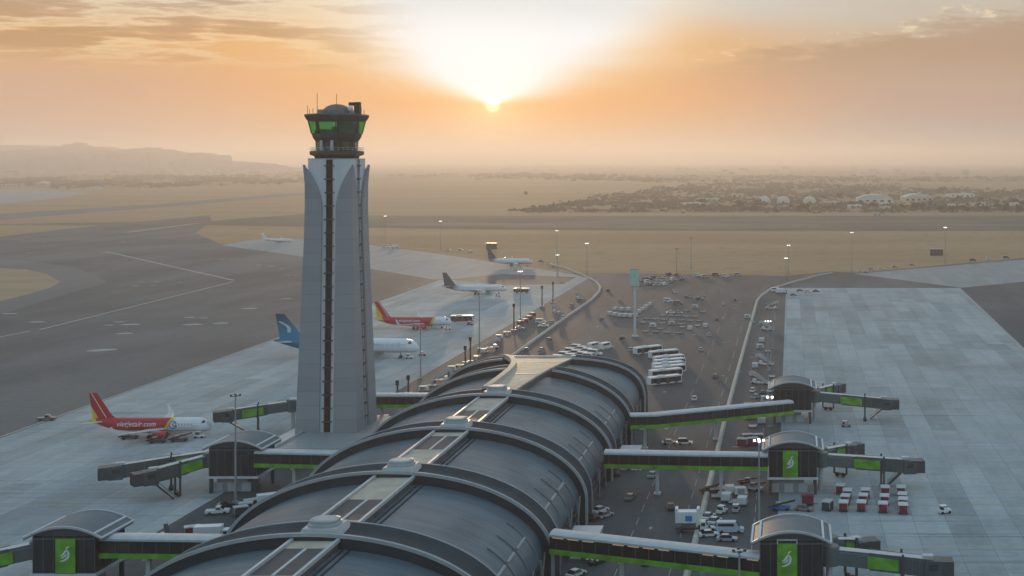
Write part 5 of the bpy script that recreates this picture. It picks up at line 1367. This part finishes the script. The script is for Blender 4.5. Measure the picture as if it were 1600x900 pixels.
dock('docking post nearest the link bridge behind the tower', 638, 586, 616); dock('leftmost docking post close to the tower shaft', 621, 594, 622); dock('docking post behind the white airliner nose', 847, 446, 480); dock('far docking post near the barrier head', 864, 440, 474)
r = thing('sign_pylon', 'tall slim white post carrying a blank pale green panel', 'sign', G(992,526), YAW+.1)
MB().tube((0,0,0),(0,0,24.5),.62,.55,12).build('post', M['white_dull'], r, True)
MB().box((-.2,-.2,27.4),(4.2,.8,7.6)).build('panel', mat('pale_green_panel', (.42,.62,.54), .5), r)
mb = MB().box((-.2,-.2,31.3),(4.4,.9,.25)); mb.box((-.2,-.2,23.5),(4.4,.9,.25)); mb.build('panel_frame', M['grey'], r)
MB().lathe([(1.6,0),(1.4,.7)], n=12).build('footing', M['lightgrey'], r)
for x, y, w_, lb in ((768,389,9,'dark square equipment cabin on the sand behind the far airliner'),(1463,399,11,'dark square equipment cabin on the sand at far right')):
    r = thing('equipment_cabin', lb, 'cabin', G(x,y), YAW)
    MB().box((0,0,2.6),(w_,5,5.2)).build('wall', mat('olive_cabin', (.10,.095,.07), .8), r); MB().box((0,0,5.35),(w_+.5,5.5,.3)).build('roof', M['grey'], r)
    MB().box((w_*.2,-2.53,1.2),(1.2,.06,2.3)).build('door', M['dark'], r)
# ------------------------------------------------------------------ far town, domes, trees, scrub
random.seed(11)
def far_house(name, cat, label, x, y, wpx, hpx, m, group, storeys=1, dpt=1.0, flat=True):
    p = G(x, y); d = p[0]*FW[0]+p[1]*FW[1]; W = wpx*d/FPX; H = max(3.2, hpx*d/FPX); Dp = max(8, W*.55)*dpt
    r = thing(name, label, cat, p, YAW+random.uniform(-.4,.4), group)
    MB().box((0,0,H/2),(W,Dp,H)).build('wall', m, r)
    mb = MB()
    if flat: mb.box((0,0,H+.2),(W+.5,Dp+.5,.4)); mb.box((W*.2,0,H+1.0),(W*.2,Dp*.3,1.4))
    else:
        a = [( -W/2+W*i/10, H+W*.10*(1-((i-5)/5)**2)) for i in range(11)]
        mb.rings([[(q,-Dp/2-.4,z) for q,z in a]+[(W/2,-Dp/2-.4,H-.4),(-W/2,-Dp/2-.4,H-.4)],[(q,Dp/2+.4,z) for q,z in a]+[(W/2,Dp/2+.4,H-.4),(-W/2,Dp/2+.4,H-.4)]])
    mb.build('roof', M['white_dull'] if not flat else m, r)
    n = max(2, min(5, int(W/9)))
    for i in range(n):
        MB().box((-W/2+W*(i+.5)/n, -Dp/2-.05, H*.5),(W/n*.45,.1,H*.35)).build('window', M['glass'], r)
    return r
HM = [mat('town_wall_white', (.74,.71,.66), .85), mat('town_wall_cream', (.60,.53,.43), .85), mat('town_wall_grey', (.40,.39,.37), .85)]
tg = 'small pale buildings of the hazy town on the left horizon'
for i in range(46):
    x = random.uniform(-30,470); y = random.choice((random.uniform(269,271), random.uniform(269,274)))
    if 120 < x < 300 and random.random() < .5: y = random.uniform(269,272)
    far_house('town_house', 'house', 'pale flat roofed building lost in haze on the left horizon', x, y, random.uniform(5,13), random.uniform(2.5,5.5), random.choice(HM), tg)
tg2 = 'small pale buildings of the hazy town on the right horizon'
for i in range(44):
    x = random.uniform(1050,1640); y = random.uniform(264,276)
    far_house('town_house', 'house', 'pale flat roofed building lost in haze on the right horizon', x, y, random.uniform(4,12), random.uniform(2,5), random.choice(HM), tg2)
for i in range(14):
    far_house('town_house', 'house', 'pale low building in haze under the sun', random.uniform(590,1040), random.uniform(262,268), random.uniform(4,9), random.uniform(1.5,3), random.choice(HM), 'low buildings in the haze under the sun')
for x, y, w_, h_, f, lb in ((15,292,26,4,1,'long low pale shed at far left edge by the remote apron'),(68,290,20,4,0,'low shed with arched roof left of the remote apron'),(150,296,24,3.5,1,'low brown shed between the remote apron and the road'),
    (1153,309,18,6,1,'square cream building left of the storage domes'),(1366,318,56,9,0,'long pale hangar right of the storage domes'),(1432,316,46,9,0,'second pale hangar, half hidden by a dark tree'),(1110,314,40,4,1,'long low building far left of the domes'),
    (1300,319,24,4,1,'low cream building right of the domes'),(1380,327,22,4,1,'low pale block in front of the hangar'),(1335,324,20,4,1,'small cream block left of the hangar'),(1487,324,12,5,1,'small white hut, first right of the hangars'),(1504,324,12,5,1,'small white hut, second right of the hangars'),(1530,322,18,5,1,'small white hut, third right of the hangars'),(1558,322,16,4,1,'low white hut near the right edge'),(1585,321,14,4,1,'low white hut at the right edge, last'),
    (1500,308,40,5,1,'reddish low building behind the huts at right'),(1310,289,8,3,1,'lone white block far out in the scrub, left of two'),(1328,289,12,3,1,'lone white block far out in the scrub, right of two'),(1082,320,34,3,1,'low walled compound by the scrub track'),(1370,337,14,2.6,1,'white roadside kiosk beside the runway')):
    far_house('warehouse' if f == 0 else 'low_building', 'hangar' if f == 0 else 'building', lb, x, y, w_, h_, random.choice(HM[:2]), None, flat=bool(f))
for x, lb in ((1194,'leftmost of the three pale storage domes'),(1224,'middle one of the three pale storage domes'),(1265,'rightmost pale storage dome, set a little apart')):
    p = G(x, 318); d = p[0]*FW[0]+p[1]*FW[1]; R_ = 10.5*d/FPX
    r = thing('storage_dome', lb, 'dome', p, 0, 'pale storage domes beyond the runway')
    MB().lathe([(R_,0),(R_,R_*.25)]+[(R_*cos(t*pi/2/7), R_*.25+R_*.85*sin(t*pi/2/7)) for t in range(1,8)], n=24).build('shell', HM[1], r, True)
    MB().lathe([(1.5,R_*1.08),(1.5,R_*1.12)], n=10).build('vent', M['grey'], r); MB().box((0,-R_-.1,2.2),(4,.8,4.4)).build('door', M['dark'], r)
# trees: tapered trunk, limbs, crown of many leaf clumps
def crown_mesh(W, H, n, seed):
    rnd = random.Random(seed); mb = MB()
    lobes = [(rnd.uniform(-.32,.32)*W, rnd.uniform(-.32,.32)*W, H*rnd.uniform(.42,.85), W*rnd.uniform(.18,.32)) for _ in range(7)]
    for i in range(n):
        lx, ly, lz, lr = rnd.choice(lobes)
        t, u = rnd.uniform(0,2*pi), rnd.uniform(-1,1); q = lr*rnd.random()**.4; s_ = sqrt(1-u*u)
        c = (lx+q*s_*cos(t), ly+q*s_*sin(t), lz+q*u*.8); e = W*rnd.uniform(.03,.075)
        pts = []
        for k in range(4): a = rnd.uniform(0,2*pi); b = rnd.uniform(-1,1); pts.append((c[0]+e*cos(a)*sqrt(1-b*b), c[1]+e*sin(a)*sqrt(1-b*b), c[2]+e*b))
        mb.add(pts, [(0,1,2),(0,2,3)])
    return mb
def tree(label, loc, W, H, m, seed, group):
    r = thing('tree', label, 'tree', loc, random.uniform(0,6), group)
    mb = MB(); mb.tube((0,0,0),(0,0,H*.5),W*.045,W*.025,7); tk = mb.build('trunk', M['bark'], r)
    mb = MB(); rnd = random.Random(seed+1)
    for i in range(5): a = i*1.26+rnd.random(); mb.tube((0,0,H*.38),(W*.26*cos(a),W*.26*sin(a),H*rnd.uniform(.55,.75)),W*.02,W*.008,5)
    mb.build('limb', M['bark'], tk)
    crown_mesh(W,H,420,seed).build('crown', m, r, fix=False); return r
tgp = 'dark trees among the far compounds beyond the runway'
tp = [tree('broad dusty green tree with a dense crown beyond the runway', (0,0,0), 10, 8, M['leaf'], 3, tgp), tree('sparse olive tree with an open crown beyond the runway', (0,0,0), 8, 7, M['leaf2'], 5, tgp), tree('low wide dark bushy tree beyond the runway', (0,0,0), 13, 8, M['leaf'], 9, tgp)]
used = [0,0,0]; spots = []
for i in range(120):
    if i < 70: x, y = random.uniform(1080,1640), random.gauss(322,5)
    elif i < 95: x, y = random.uniform(1220,1660), random.uniform(296,318)
    else: x, y = random.uniform(-20,470), random.uniform(276,290)
    if y > 331: y = 331
    spots.append((x,y))
spots += [(1427,325),(1412,326),(1440,327),(1490,330),(1510,331),(1540,330),(1570,330),(1590,328),(1598,322),(1470,330),(1290,328),(1260,330),(1210,329),(1180,330)]
for x, y in spots:
    k = random.randrange(3); p = G(x,y); s_ = random.uniform(.7,1.5)
    if used[k] == 0: o = tp[k]; o.location = p; used[k] = 1
    else: o = dup(tp[k], p, random.uniform(0,6), tp[k]['label'], tgp)
    o.scale = (s_, s_, s_*random.uniform(.8,1.05))
o = tree('single small tree standing alone in the sand field right of the tower', G(823,305), 14, 9, M['leaf2'], 31, None)
# scrub that nobody could count
mb = MB(); rnd = random.Random(5)
def inside(poly, x, y):
    c = False; j = len(poly)-1
    for i in range(len(poly)):
        (xi,yi),(xj,yj) = poly[i], poly[j]
        if (yi>y) != (yj>y) and x < (xj-xi)*(y-yi)/(yj-yi)+xi: c = not c
        j = i
    return c
PA = [(800,331),(1040,288),(1300,284),(1640,300),(1640,331)]; PB_ = [(-40,288),(0,280),(150,275),(476,273),(476,285),(150,295)]; PC = [(560,274),(800,271),(1100,275),(1600,277),(1640,283),(1040,284)]
cnt = 0
for poly, n in ((PA,5200),(PB_,1800),(PC,1500)):
    xs = [p[0] for p in poly]; ys = [p[1] for p in poly]
    k = 0
    while k < n:
        x, y = rnd.uniform(min(xs),max(xs)), rnd.uniform(min(ys),max(ys))
        if not inside(poly,x,y): continue
        cl = sin(x*.045+y*.31)+sin(x*.019-y*.47+1.3)+.7*sin(x*.11+y*.9)
        if rnd.random() > .5+.32*cl: continue
        x += rnd.gauss(0,9); y += rnd.gauss(0,1.0)
        k += 1; p = G2(x,y); d = hypot(*p); e = rnd.uniform(.8,2.6)*(1+d/2500)
        for q in range(3):
            a = rnd.uniform(0,2*pi); cx_, cy_ = p[0]+rnd.uniform(-e,e), p[1]+rnd.uniform(-e,e); h_ = e*rnd.uniform(.5,1.1)
            mb.add([(cx_+e*cos(a),cy_+e*sin(a),0),(cx_+e*cos(a+2.1),cy_+e*sin(a+2.1),0),(cx_+e*cos(a+4.2),cy_+e*sin(a+4.2),0),(cx_+rnd.uniform(-.3,.3)*e,cy_,h_)],[(0,1,3),(1,2,3),(2,0,3)])
o = mb.build('scrub', mat('scrub_leaf', (.12,.095,.06), .9, var=.3, scale=.1), fix=False); tag(o, 'dusty scrub and low bushes covering the far plain', 'scrub', None, 'stuff')
